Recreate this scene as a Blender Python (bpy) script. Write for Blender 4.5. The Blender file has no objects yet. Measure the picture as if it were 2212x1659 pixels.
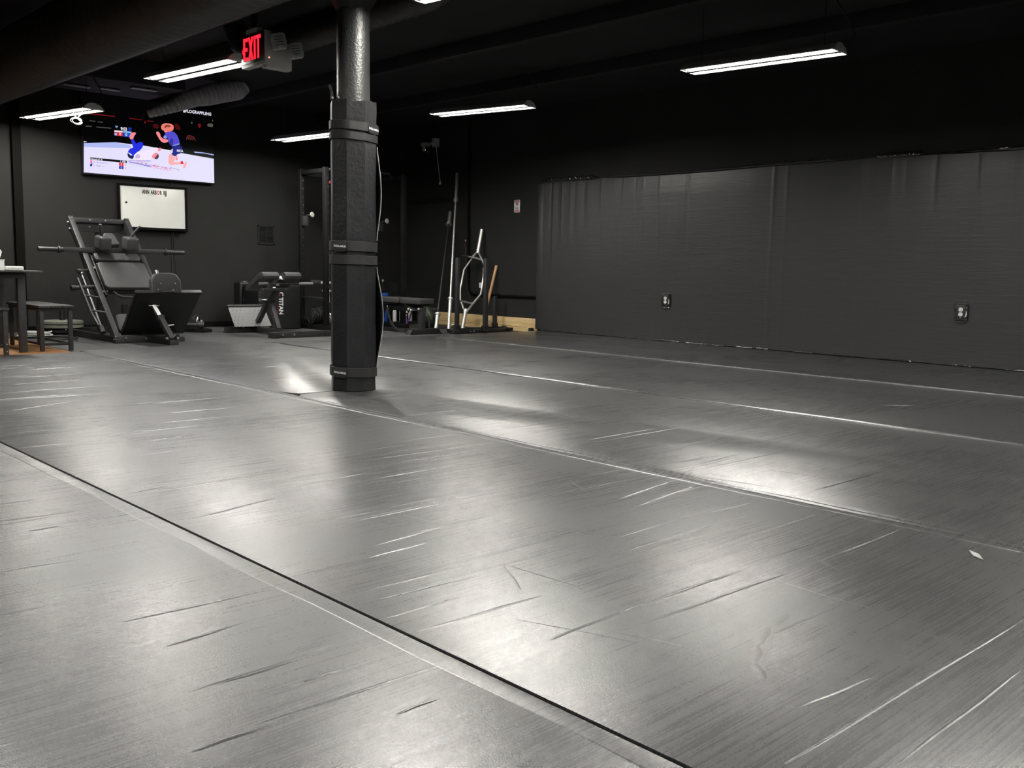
import bpy, bmesh, math, random
from mathutils import Vector as V, Matrix as M
random.seed(7)
C = bpy.context.scene.collection
PI = math.pi
FL = -0.035                      # rubber gym floor; the mats' top is z = 0
XW, YW, CZ = 8.60, 11.30, 2.75   # padded wall, far wall, ceiling

# ------------------------------------------------------------------ materials
MATS = {}
def nodes(name):
    m = bpy.data.materials.new(name); m.use_nodes = True
    nt = m.node_tree; return m, nt, nt.nodes['Principled BSDF']
def N(nt, kind, **kw):
    n = nt.nodes.new(kind)
    for k, v in kw.items(): setattr(n, k, v)
    return n
def pm(name, col, rough=.5, metal=0., var=.25, scale=18., bump=0., bscale=120., spec=.5, coat=0.):
    """principled material with noise-driven colour, roughness and bump"""
    m, nt, p = nodes(name)
    L = nt.links.new
    tc = N(nt, 'ShaderNodeTexCoord')
    n = N(nt, 'ShaderNodeTexNoise'); n.inputs['Scale'].default_value = scale; n.inputs['Detail'].default_value = 4
    L(tc.outputs['Object'], n.inputs['Vector'])
    r = N(nt, 'ShaderNodeValToRGB')
    a = [max(0, c * (1 - var)) for c in col]; b = [min(1, c * (1 + var)) for c in col]
    r.color_ramp.elements[0].position = .3; r.color_ramp.elements[1].position = .7
    r.color_ramp.elements[0].color = (*a, 1); r.color_ramp.elements[1].color = (*b, 1)
    L(n.outputs['Fac'], r.inputs['Fac']); L(r.outputs['Color'], p.inputs['Base Color'])
    mr = N(nt, 'ShaderNodeMapRange'); mr.inputs['To Min'].default_value = max(.02, rough - .06); mr.inputs['To Max'].default_value = min(1, rough + .06)
    L(n.outputs['Fac'], mr.inputs['Value']); L(mr.outputs['Result'], p.inputs['Roughness'])
    p.inputs['Metallic'].default_value = metal
    p.inputs['Specular IOR Level'].default_value = spec
    p.inputs['Coat Weight'].default_value = coat
    if bump:
        n2 = N(nt, 'ShaderNodeTexNoise'); n2.inputs['Scale'].default_value = bscale; n2.inputs['Detail'].default_value = 3
        L(tc.outputs['Object'], n2.inputs['Vector'])
        bp = N(nt, 'ShaderNodeBump'); bp.inputs['Strength'].default_value = bump; bp.inputs['Distance'].default_value = .01
        L(n2.outputs['Fac'], bp.inputs['Height']); L(bp.outputs['Normal'], p.inputs['Normal'])
    MATS[name] = m
    return m
def em(name, col, s=1.):
    m, nt, p = nodes(name)
    p.inputs['Base Color'].default_value = (0.005, .005, .005, 1); p.inputs['Roughness'].default_value = .4
    p.inputs['Specular IOR Level'].default_value = .1
    p.inputs['Emission Color'].default_value = (*col, 1); p.inputs['Emission Strength'].default_value = s
    MATS[name] = m
    return m
def srgb(r, g, b):
    return tuple((c / 255 / 12.92) if c <= 10 else ((c / 255 + .055) / 1.055) ** 2.4 for c in (r, g, b))

steel = pm('black_powdercoat', (.010, .010, .0105), .42, 0, .2, 30, .12, 400)
steel_g = pm('charcoal_powdercoat', (.024, .024, .026), .42, 0, .2, 30, .12, 400)
uphol = pm('black_upholstery', (.038, .037, .039), .52, 0, .15, 14, .2, 260)
chrome = pm('chrome', (.8, .8, .78), .27, 1., .1, 30)
rod_m = pm('dull_steel_rod', (.3, .3, .31), .38, 1., .1, 30)
satin = pm('satin_steel', (.85, .85, .82), .46, 1., .06, 30)
bolt_m = pm('bolt_zinc', (.8, .8, .78), .3, 1., .1, 30)
grip_m = pm('grey_grip_foam', (.17, .165, .16), .6, 0, .1, 30)
rubber = pm('black_rubber', (.012, .012, .012), .6, 0, .2, 60, .2, 500)
wallp = pm('black_wall_paint', (.0185, .0185, .018), .75, 0, .12, 3, .06, 160, .2)
ceilp = pm('black_ceiling_paint', (.02, .02, .021), .8, 0, .2, 3, .1, 60, .2)
trimp = pm('black_trim_paint', (.004, .004, .004), .8, 0, .2, 6, .05, 100, .08)
pillar_m = pm('glossy_black_column_paint', (.032, .032, .032), .4, 0, .15, 10, .35, 75, .9)
padv = pm('column_pad_vinyl', (.011, .011, .013), .4, 0, .2, 7, .35, 38)
strapm = pm('nylon_strap', (.014, .014, .015), .6, 0, .2, 60, .25, 500)
white_p = pm('white_plastic', (.8, .8, .78), .4, 0, .05, 20)
white_g = pm('grey_plastic', (.5, .49, .47), .45, 0, .08, 20)
paper = pm('white_paper', (.85, .85, .85), .7, 0, .05, 20, .1, 90)
board_m = pm('whiteboard_white', (.8, .8, .76), .3, 0, .02, 5)
refl_m = pm('white_reflector_enamel', (.82, .82, .8), .4, 0, .04, 10)
ink = pm('black_ink', (.01, .01, .01), .6, 0, .1, 20)
red_ink = pm('red_ink', (.6, .03, .03), .6, 0, .1, 20)
white_ink = pm('white_ink', (.82, .82, .82), .5, 0, .04, 20)
pink_ink = pm('faded_red_ink', (.55, .22, .22), .6, 0, .15, 30)
red_p = pm('red_plastic', (.35, .01, .012), .4, 0, .1, 20)
blue_p = pm('blue_plastic', (.03, .13, .62), .45, 0, .1, 20)
purple_p = pm('purple_plastic', (.16, .05, .42), .45, 0, .1, 20)
green_r = pm('green_rubber', (.03, .06, .015), .5, 0, .2, 20)
bumper = pm('grey_bumper_rubber', (.20, .21, .17), .6, 0, .15, 25, .2, 200)
plank = None
duct_m = pm('painted_duct_metal', (.02, .019, .019), .5, .0, .2, 8, .1, 60)
flexm = pm('foil_duct', (.42, .42, .45), .5, 0., .15, 18, .1, 80)
copper = pm('pale_cover_metal', (.33, .32, .31), .5, 0, .1, 10)
clear_tape = pm('shiny_tape', (.02, .02, .02), .16, 0, .2, 8, .6, 26, .8)
wire_m = pm('wire_black', (.02, .02, .02), .45, 0, .1, 20)
diamond = None
tube_em = em('lamp_tube', (1., .98, .91), 212.)
exit_em = em('exit_letter_glow', (1.0, .010, .022), 3.0)
led_em = em('indicator_glow', (1.0, .25, .2), 2.5)

def wood_mat(name, c1, c2, sc, rot=0, rough=.5):
    m, nt, p = nodes(name); L = nt.links.new
    tc = N(nt, 'ShaderNodeTexCoord'); mp = N(nt, 'ShaderNodeMapping')
    mp.inputs['Scale'].default_value = sc; mp.inputs['Rotation'].default_value = (0, 0, rot)
    L(tc.outputs['Object'], mp.inputs['Vector'])
    n = N(nt, 'ShaderNodeTexNoise'); n.inputs['Scale'].default_value = 1; n.inputs['Detail'].default_value = 6; n.inputs['Distortion'].default_value = .4
    L(mp.outputs['Vector'], n.inputs['Vector'])
    r = N(nt, 'ShaderNodeValToRGB'); r.color_ramp.elements[0].position = .35; r.color_ramp.elements[1].position = .65
    r.color_ramp.elements[0].color = (*c1, 1); r.color_ramp.elements[1].color = (*c2, 1)
    L(n.outputs['Fac'], r.inputs['Fac']); L(r.outputs['Color'], p.inputs['Base Color'])
    p.inputs['Roughness'].default_value = rough
    return m
plank = wood_mat('pine_board', (.62, .43, .2), (.78, .58, .31), (3, 2.2, 26))
stick_m = wood_mat('wood_handle', (.5, .27, .12), (.62, .36, .17), (30, 30, 3), 0, .4)
lamin = wood_mat('laminate_floor', (.42, .2, .08), (.56, .29, .13), (2, 18, 1), 0, .4)
table_w = wood_mat('dark_table_wood', (.013, .012, .011), (.032, .03, .028), (40, 2.5, 10), 0, .5)

def vinyl_floor():
    """mat vinyl: fine leather grain, streaks pressed across each roll, scuffs along it, faint scratches"""
    m, nt, p = nodes('mat_vinyl'); L = nt.links.new
    geo = N(nt, 'ShaderNodeNewGeometry')
    def noise(scale, detail=4, sc=1., dist=0., rough=.55, off=(0, 0, 0)):
        mp = N(nt, 'ShaderNodeMapping'); mp.inputs['Scale'].default_value = scale; mp.inputs['Location'].default_value = off
        L(geo.outputs['Position'], mp.inputs['Vector'])
        n = N(nt, 'ShaderNodeTexNoise'); n.inputs['Scale'].default_value = sc; n.inputs['Detail'].default_value = detail
        n.inputs['Distortion'].default_value = dist; n.inputs['Roughness'].default_value = rough
        L(mp.outputs['Vector'], n.inputs['Vector']); return n.outputs['Fac']
    def mr(x, a, b, c, d):
        k = N(nt, 'ShaderNodeMapRange'); k.inputs['From Min'].default_value = a; k.inputs['From Max'].default_value = b
        k.inputs['To Min'].default_value = c; k.inputs['To Max'].default_value = d; L(x, k.inputs['Value']); return k.outputs['Result']
    def op(o, a, b):
        k = N(nt, 'ShaderNodeMath', operation=o)
        for i, x in enumerate((a, b)):
            if isinstance(x, (int, float)): k.inputs[i].default_value = x
            else: L(x, k.inputs[i])
        return k.outputs[0]
    streak = noise((1.6, 26, 1), 6, 1, .5, .62)        # long in x: soft ripples pressed across the rolls
    streak2 = noise((2.6, 170, 1), 4, 1, .3, .6, (3, 1, 0))  # fine scratches in the same direction
    scuff = noise((120, 5.0, 1), 5, 1, 1.2, .6, (1, 7, 0))   # brushed marks along the rolls
    blot = noise((1.3, 1.3, 1), 4, 1, .6)
    mid = noise((14, 14, 1), 5, 1, .5)
    grain = noise((520, 520, 1), 2, 1)
    leather = N(nt, 'ShaderNodeTexVoronoi'); leather.inputs['Scale'].default_value = 300
    L(geo.outputs['Position'], leather.inputs['Vector'])
    h = op('ADD', op('MULTIPLY', streak, .7), op('MULTIPLY', streak2, .22))
    h = op('ADD', h, op('MULTIPLY', op('MULTIPLY', scuff, mr(blot, .4, .6, 0, 1)), .10))
    h = op('ADD', h, op('MULTIPLY', mid, .12))
    b1 = N(nt, 'ShaderNodeBump'); b1.inputs['Strength'].default_value = .3; b1.inputs['Distance'].default_value = .0008
    L(h, b1.inputs['Height'])
    b2 = N(nt, 'ShaderNodeBump'); b2.inputs['Strength'].default_value = .4; b2.inputs['Distance'].default_value = .00045
    L(op('ADD', leather.outputs['Distance'], grain), b2.inputs['Height']); L(b1.outputs['Normal'], b2.inputs['Normal'])
    L(b2.outputs['Normal'], p.inputs['Normal'])
    # worn and dusty patches: rougher, slightly paler vinyl
    wear = op('MULTIPLY', mr(scuff, .52, .7, 0, 1), mr(blot, .45, .6, 0, 1))
    base = N(nt, 'ShaderNodeMix', data_type='RGBA')
    base.inputs[6].default_value = (.019, .019, .0205, 1); base.inputs[7].default_value = (.044, .044, .046, 1)
    L(op('ADD', op('MULTIPLY', wear, .55), mr(mid, .4, .75, 0, .35)), base.inputs[0])
    L(base.outputs[2], p.inputs['Base Color'])
    fine = noise((150, 260, 1), 3, 1, .4, .7, (2, 5, 0))
    r = op('ADD', mr(streak2, .3, .7, .235, .345), op('MULTIPLY', wear, .08))
    r = op('ADD', r, mr(fine, .3, .7, -.025, .025))
    r = op('ADD', r, mr(blot, .35, .65, -.03, .03))
    L(r, p.inputs['Roughness'])
    p.inputs['Specular IOR Level'].default_value = 1.; p.inputs['IOR'].default_value = 1.62; p.inputs['Coat Weight'].default_value = 1.; p.inputs['Coat Roughness'].default_value = .5
    return m
mat_v = vinyl_floor()

def vinyl_wall():
    m, nt, p = nodes('wall_pad_vinyl'); L = nt.links.new
    geo = N(nt, 'ShaderNodeNewGeometry')
    def noise(scale, detail=4, dist=0.):
        mp = N(nt, 'ShaderNodeMapping'); mp.inputs['Scale'].default_value = scale
        L(geo.outputs['Position'], mp.inputs['Vector'])
        n = N(nt, 'ShaderNodeTexNoise'); n.inputs['Scale'].default_value = 1; n.inputs['Detail'].default_value = detail; n.inputs['Distortion'].default_value = dist
        L(mp.outputs['Vector'], n.inputs['Vector']); return n.outputs['Fac']
    a = noise((1, 2.5, 34), 5, .4); b = noise((1, 8, 110), 3); g = noise((300, 300, 300), 2)
    ad = N(nt, 'ShaderNodeMath', operation='MULTIPLY_ADD'); ad.inputs[1].default_value = .5; L(b, ad.inputs[0]); L(a, ad.inputs[2])
    ad2 = N(nt, 'ShaderNodeMath', operation='MULTIPLY_ADD'); ad2.inputs[1].default_value = .15; L(g, ad2.inputs[0]); L(ad.outputs[0], ad2.inputs[2])
    bp = N(nt, 'ShaderNodeBump'); bp.inputs['Strength'].default_value = .4; bp.inputs['Distance'].default_value = .004
    L(ad2.outputs[0], bp.inputs['Height']); L(bp.outputs['Normal'], p.inputs['Normal'])
    p.inputs['Base Color'].default_value = (.029, .029, .030, 1)
    p.inputs['Roughness'].default_value = .42
    return m
wall_v = vinyl_wall()

def tile_floor():
    """black rubber gym tiles with pale flecks"""
    m, nt, p = nodes('rubber_floor_tile'); L = nt.links.new
    geo = N(nt, 'ShaderNodeNewGeometry')
    br = N(nt, 'ShaderNodeTexBrick'); br.offset = 0.0
    br.inputs['Scale'].default_value = 1; br.inputs['Brick Width'].default_value = 1.2; br.inputs['Row Height'].default_value = 1.2
    br.inputs['Mortar Size'].default_value = .006
    br.inputs['Color1'].default_value = (.05, .05, .052, 1); br.inputs['Color2'].default_value = (.058, .057, .058, 1); br.inputs['Mortar'].default_value = (.01, .01, .01, 1)
    L(geo.outputs['Position'], br.inputs['Vector'])
    n = N(nt, 'ShaderNodeTexNoise'); n.inputs['Scale'].default_value = 160; n.inputs['Detail'].default_value = 3
    L(geo.outputs['Position'], n.inputs['Vector'])
    r = N(nt, 'ShaderNodeValToRGB'); r.color_ramp.elements[0].color = (.7, .7, .7, 1); r.color_ramp.elements[1].color = (1.5, 1.5, 1.5, 1)
    L(n.outputs['Fac'], r.inputs['Fac'])
    mx = N(nt, 'ShaderNodeMix', data_type='RGBA', blend_type='MULTIPLY'); mx.inputs[0].default_value = 1
    L(br.outputs['Color'], mx.inputs[6]); L(r.outputs['Color'], mx.inputs[7]); L(mx.outputs[2], p.inputs['Base Color'])
    p.inputs['Roughness'].default_value = .62
    bp = N(nt, 'ShaderNodeBump'); bp.inputs['Strength'].default_value = .3; bp.inputs['Distance'].default_value = .003
    L(n.outputs['Fac'], bp.inputs['Height']); L(bp.outputs['Normal'], p.inputs['Normal'])
    return m
tile_m = tile_floor()

def tread():
    """aluminium tread plate with raised lozenges"""
    m, nt, p = nodes('tread_plate'); L = nt.links.new
    tc = N(nt, 'ShaderNodeTexCoord')
    mp = N(nt, 'ShaderNodeMapping'); mp.inputs['Rotation'].default_value = (0, 0, .7); mp.inputs['Scale'].default_value = (28, 28, 28)
    L(tc.outputs['Object'], mp.inputs['Vector'])
    v = N(nt, 'ShaderNodeTexVoronoi'); v.inputs['Scale'].default_value = 1; v.inputs['Randomness'].default_value = .1
    L(mp.outputs['Vector'], v.inputs['Vector'])
    r = N(nt, 'ShaderNodeValToRGB'); r.color_ramp.elements[0].position = .16; r.color_ramp.elements[1].position = .3
    r.color_ramp.elements[0].color = (.10, .10, .105, 1); r.color_ramp.elements[1].color = (.22, .216, .22, 1)
    L(v.outputs['Distance'], r.inputs['Fac']); L(r.outputs['Color'], p.inputs['Base Color'])
    p.inputs['Metallic'].default_value = 0.; p.inputs['Roughness'].default_value = .6; p.inputs['Specular IOR Level'].default_value = .3
    bp = N(nt, 'ShaderNodeBump'); bp.inputs['Strength'].default_value = .4; bp.inputs['Distance'].default_value = .003
    L(v.outputs['Distance'], bp.inputs['Height']); L(bp.outputs['Normal'], p.inputs['Normal'])
    return m
diamond = tread()

# ------------------------------------------------------------------ mesh helpers (world coordinates)
class MB:
    def __init__(s): s.v = []; s.f = []; s.m = []
    def add(s, vs, fs, mi=0):
        b = len(s.v); s.v += [tuple(v) for v in vs]; s.f += [tuple(i + b for i in f) for f in fs]; s.m += [mi] * len(fs); return s
    def bm(s, bm, mat=None, mi=0):
        if mat is not None: bmesh.ops.transform(bm, matrix=mat, verts=bm.verts)
        bm.verts.index_update()
        s.add([v.co for v in bm.verts], [[v.index for v in f.verts] for f in bm.faces], mi); bm.free(); return s
    def box(s, c, d, r=0., rot=None, mi=0, seg=2):
        bm = bmesh.new(); bmesh.ops.create_cube(bm, size=1); bmesh.ops.scale(bm, vec=d, verts=bm.verts)
        if r: bmesh.ops.bevel(bm, geom=list(bm.edges), offset=min(r, min(d) * .49), segments=seg, profile=.6, affect='EDGES')
        m = M.Translation(V(c)) @ (rot.to_4x4() if rot is not None else M.Identity(4))
        return s.bm(bm, m, mi)
    def bar(s, p0, p1, w, h, up=(0, 0, 1), r=.004, mi=0):
        p0, p1 = V(p0), V(p1); d = p1 - p0; y = d.normalized(); u = V(up)
        x = y.cross(u)
        if x.length < 1e-4: x = y.cross(V((1, 0, 0)))
        x.normalize(); z = x.cross(y)
        return s.box((p0 + p1) / 2, (w, d.length, h), r, M((x, y, z)).transposed(), mi)
    def tube(s, pts, rad, n=10, mi=0, caps=True, closed=False):
        P = [V(p) for p in pts]; k = len(P); R = rad if isinstance(rad, (list, tuple)) else [rad] * k
        T = []
        for i in range(k):
            a = P[i - 1] if (i or closed) else P[i]; b = P[(i + 1) % k] if (i < k - 1 or closed) else P[i]
            T.append((b - a).normalized())
        u = T[0].cross(V((0, 0, 1)))
        if u.length < .05: u = T[0].cross(V((1, 0, 0)))
        u.normalize(); vs = []
        for i in range(k):
            if i:
                u = u - T[i] * u.dot(T[i])
                u.normalize()
            w = T[i].cross(u)
            for j in range(n):
                a = 2 * PI * j / n; vs.append(P[i] + (u * math.cos(a) + w * math.sin(a)) * R[i])
        fs = []
        for i in range(k - (0 if closed else 1)):
            for j in range(n):
                a, b = i * n, ((i + 1) % k) * n
                fs.append((a + j, a + (j + 1) % n, b + (j + 1) % n, b + j))
        if caps and not closed: fs += [tuple(range(n))[::-1], tuple((k - 1) * n + j for j in range(n))]
        return s.add(vs, fs, mi)
    def cyl(s, p0, p1, r0, r1=None, n=20, mi=0): return s.tube([p0, p1], [r0, r0 if r1 is None else r1], n, mi)
    def lathe(s, prof, o, axis=(0, 0, 1), n=24, mi=0):
        """prof: (radius, height along axis); open ends are capped"""
        z = V(axis).normalized(); x = z.cross(V((0, 0, 1)))
        if x.length < .05: x = z.cross(V((0, 1, 0)))
        x.normalize(); y = z.cross(x); o = V(o); vs = []; fs = []
        for r, h in prof:
            for j in range(n):
                a = 2 * PI * j / n; vs.append(o + z * h + (x * math.cos(a) + y * math.sin(a)) * max(r, 1e-4))
        for i in range(len(prof) - 1):
            for j in range(n): fs.append((i * n + j, i * n + (j + 1) % n, (i + 1) * n + (j + 1) % n, (i + 1) * n + j))
        k = len(prof) - 1
        if k > 1 and abs(prof[0][0] - prof[k][0]) < 1e-6 and prof[0][0] > .009:      # a ring: bore instead of end caps
            for j in range(n): fs.append((k * n + j, k * n + (j + 1) % n, (j + 1) % n, j))
        else: fs += [tuple(range(n))[::-1], tuple(k * n + j for j in range(n))]
        return s.add(vs, fs, mi)
    def prism(s, poly, t, mat, r=0., mi=0, seg=2):
        """polygon in local xy extruded by t along local z, edges of both caps rounded by r"""
        bm = bmesh.new(); vs = [bm.verts.new((x, y, 0)) for x, y in poly]; f = bm.faces.new(vs)
        e = bmesh.ops.extrude_face_region(bm, geom=[f]); top = [g for g in e['geom'] if isinstance(g, bmesh.types.BMVert)]
        bmesh.ops.translate(bm, vec=(0, 0, t), verts=top)
        bmesh.ops.recalc_face_normals(bm, faces=bm.faces)
        if r:
            ed = [x for x in bm.edges if abs(x.verts[0].co.z - x.verts[1].co.z) < 1e-6]
            bmesh.ops.bevel(bm, geom=ed, offset=r, segments=seg, profile=.6, affect='EDGES')
        return s.bm(bm, mat, mi)
    def sphere(s, c, r, n=16, sc=(1, 1, 1), mi=0):
        bm = bmesh.new(); bmesh.ops.create_uvsphere(bm, u_segments=n, v_segments=n // 2 + 2, radius=r)
        bmesh.ops.scale(bm, vec=sc, verts=bm.verts); return s.bm(bm, M.Translation(V(c)), mi)
    def text(s, body, size, mat, bold=0., ext=.0006, mi=0, sx=1., align='LEFT', space=1.):
        cu = bpy.data.curves.new('t', 'FONT'); cu.body = body; cu.size = size; cu.extrude = ext; cu.offset = bold
        cu.align_x = align; cu.resolution_u = 3; cu.space_character = space
        ob = bpy.data.objects.new('t', cu); C.objects.link(ob)
        me = bpy.data.meshes.new_from_object(ob.evaluated_get(bpy.context.evaluated_depsgraph_get()))
        s.add([mat @ V((v.co.x * sx, v.co.y, v.co.z)) for v in me.vertices], [list(p.vertices) for p in me.polygons], mi)
        bpy.data.objects.remove(ob); bpy.data.curves.remove(cu); bpy.data.meshes.remove(me)
        return s
def rp(w, h, r, n=5):
    """rounded rectangle polygon"""
    out = []
    for cx, cy, a0 in ((w/2-r, h/2-r, 0), (-w/2+r, h/2-r, 90), (-w/2+r, -h/2+r, 180), (w/2-r, -h/2+r, 270)):
        for i in range(n + 1):
            a = math.radians(a0 + 90 * i / n); out.append((cx + r * math.cos(a), cy + r * math.sin(a)))
    return out
def fr(o, x, y):
    """frame with local x, y axes at o"""
    x = V(x).normalized(); z = x.cross(V(y)).normalized(); y = z.cross(x)
    return M(((x.x, y.x, z.x, o[0]), (x.y, y.y, z.y, o[1]), (x.z, y.z, z.z, o[2]), (0, 0, 0, 1)))
ORG = {}
def obj(name, b, m, parent=None, loc=None, label=None, ang=38):
    me = bpy.data.meshes.new(name)
    o3 = ORG[parent.name] if parent is not None else V(loc or (0, 0, 0))
    me.from_pydata([V(v) - o3 for v in b.v], [], b.f)
    for x in (m if isinstance(m, (list, tuple)) else [m]): me.materials.append(x)
    me.polygons.foreach_set('material_index', b.m)
    bm = bmesh.new(); bm.from_mesh(me); bmesh.ops.recalc_face_normals(bm, faces=bm.faces); bm.to_mesh(me); bm.free()
    me.polygons.foreach_set('use_smooth', [True] * len(me.polygons)); me.set_sharp_from_angle(angle=math.radians(ang))
    o = bpy.data.objects.new(name, me); C.objects.link(o)
    if parent is not None: o.parent = parent
    else: o.location = o3
    ORG[o.name] = o3
    if label: o['label'] = label
    return o
def tag(o, label, cat, group=None):
    o['label'] = label; o['category'] = cat
    if group: o['group'] = group
    return o
def thing(name, label, cat, loc, group=None):
    o = bpy.data.objects.new(name, None); o.empty_display_size = .1; C.objects.link(o); o.location = loc
    ORG[o.name] = V(loc); return tag(o, label, cat, group)
def struct(name, b, m, loc=None):
    o = obj(name, b, m, None, loc); o['kind'] = 'structure'; return o
def bolts(parent, pts, axis, r=.011, name='bolt'):
    for p in pts:
        b = MB(); a = V(axis).normalized(); b.cyl(V(p), V(p) + a * .012, r, r * .85, 8); obj(name, b, bolt_m, parent)
def dup(root, loc, rotz=None, label=None):
    r = root.copy(); C.objects.link(r); r.location = loc
    if rotz is not None: r.rotation_euler = (0, 0, rotz)
    if label: r['label'] = label
    for ch in list(root.children):
        c = ch.copy(); C.objects.link(c); c.parent = r
        for g in list(ch.children):
            d = g.copy(); C.objects.link(d); d.parent = c
    ORG[r.name] = V(loc)
    return r

# ------------------------------------------------------------------ the room
X0, Y0 = -2.6, -4.0
struct('floor', MB().box(((X0 + XW) / 2, (Y0 + YW) / 2, FL - .05), (XW - X0 + .2, YW - Y0 + .2, .1)), tile_m)
struct('ceiling', MB().box(((X0 + XW) / 2, (Y0 + YW) / 2, CZ + .05), (XW - X0 + .2, YW - Y0 + .2, .1)), ceilp)
struct('wall_back', MB().box(((X0 + XW) / 2, YW + .05, (FL + CZ) / 2), (XW - X0 + .2, .1, CZ - FL)), wallp)
struct('wall_right', MB().box((XW + .05, (Y0 + YW) / 2, (FL + CZ) / 2), (.1, YW - Y0 + .2, CZ - FL)), wallp)
struct('wall_left', MB().box((X0 - .05, (Y0 + YW) / 2, (FL + CZ) / 2), (.1, YW - Y0 + .2, CZ - FL)), wallp)
struct('wall_front', MB().box(((X0 + XW) / 2, Y0 - .05, (FL + CZ) / 2), (XW - X0 + .2, .1, CZ - FL)), wallp)
struct('floor_laminate', MB().box((.68, 9.9, FL + .002), (4.54, 2.76, .004)), lamin)
b = MB(); b.box((3.342, YW - .03, 1.36), (.09, .06, 2.78), .004); struct('trim_1', b, trimp)          # dark post on the far wall
b = MB(); b.box((6.0, YW - .008, -.002), (5.2, .016, .065), .003); struct('baseboard_back', b, trimp)
b = MB()                                                                                                  # joists and deck above
for x in (-1.2, .2, 1.5, 4.3, 5.7, 7.1): b.box((x, 3.65, CZ - .06), (.09, 15.2, .12), .004)
struct('ceiling_joists', b, ceilp)
b = MB(); b.box((3.85, 10.1, CZ - .12), (1.3, .9, .24), .01); struct('ceiling_soffit', b, ceilp)
b = MB(); b.box((3.38, 3.65, CZ - .12), (.22, 15.2, .24), .006); struct('beam', b, ceilp)

# mats: five vinyl rolls side by side, each with the creases the photo shows
CR = [(1.31, 0.73, 2.31, 0.71), (1.6, 1.26, 2.21, 1.24), (2.23, 1.24, 2.90, 1.24), (1.68, 1.34, 2.15, 1.33), (2.0, 1.64, 2.61, 1.64), (2.1, 1.74, 2.67, 1.76), (2.42, 1.94, 2.9, 2.01), (2.43, 2.04, 2.88, 2.11), (1.78, 1.04, 2.07, 1.03), (3.12, 1.68, 3.94, 1.68), (2.25, 1.34, 2.89, 1.33), (1.39, 1.33, 1.68, 1.34), (1.44, 0.61, 1.99, 0.61), (1.5, 0.82, 1.74, 0.79), (3.16, 2.87, 3.73, 2.88), (2.97, 2.21, 3.49, 2.24), (1.2, 1.65, 1.42, 1.65), (1.27, 1.76, 1.55, 1.74), (1.52, 2.12, 1.85, 2.16), (1.74, 2.89, 2.06, 2.91), (2.01, 2.81, 2.49, 2.81), (1.21, 2.69, 1.6, 2.78), (1.67, 4.01, 1.98, 4.06), (0.63, 1.38, 0.78, 1.38), (0.9, 1.49, 0.98, 1.49), (0.84, 2.86, 0.93, 2.86), (1.54, 3.1, 1.62, 3.18), (0.78, 1.58, 0.95, 1.58), (0.78, 1.81, 0.96, 1.83), (1.48, 5.24, 1.85, 5.41), (0.95, 1.27, 1.05, 1.27), (1.43, 2.04, 1.64, 2.05), (1.23, 3.13, 1.38, 3.15)]
NAMED = len(CR); SC = set()
for k in range(170):       # finer creases pressed across the rolls
    x = random.uniform(1.0, 5.6); y = random.uniform(1.4, 7.8); l = random.uniform(.2, .8)
    CR.append((x, y, x + l, y + random.uniform(-.02, .02)))
for k in range(30):
    x = random.uniform(-.3, .8); y = random.uniform(1.0, 4.2); CR.append((x, y, x + random.uniform(.15, .4), y + random.uniform(-.03, .03)))
for k in range(26):        # scuffs brushed along the rolls
    x = random.uniform(1.5, 3.4); y = random.uniform(.6, 2.4); l = random.uniform(.1, .35); a = random.uniform(-.6, .6); SC.add(len(CR)); CR.append((x, y, x + l * a, y + l))
def ridge(b, x0, y0, x1, y1, w=.010, h=.0009, n=12):
    vs = []; fs = []; dx, dy = x1 - x0, y1 - y0; L = math.hypot(dx, dy); nx, ny = -dy / L, dx / L
    prof = ((-1, 0), (-.5, .6), (0, 1), (.5, .6), (1, 0))
    for i in range(n + 1):
        t = i / n; e = math.sin(PI * t) ** .5 if 0 < t < 1 else 0
        wob = .0012 * math.sin(t * 9 + x0 * 17)
        for a, c in prof:
            q = a * w * (.4 + .6 * e) + wob; vs.append((x0 + dx * t + nx * q, y0 + dy * t + ny * q, h * c * e + .0001))
    for i in range(n):
        for j in range(4): fs.append((i * 5 + j, i * 5 + j + 1, i * 5 + j + 6, i * 5 + j + 5))
    b.add(vs, fs)
MX = [(-.60, 1.1815), (1.190, 2.930), (2.940, 4.75), (4.756, 6.685), (6.691, 8.515)]
ML = ['black vinyl roll-out mat nearest the camera, on the near side of the widest taped seam',
      'scuffed black vinyl roll-out mat between the widest taped seam and the column seam',
      'black vinyl roll-out mat that the padded column stands in, slit around the column',
      'black vinyl roll-out mat second from the padded wall',
      'plain dark vinyl roll-out mat lying along the foot of the padded wall']
YE = 8.42
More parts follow.
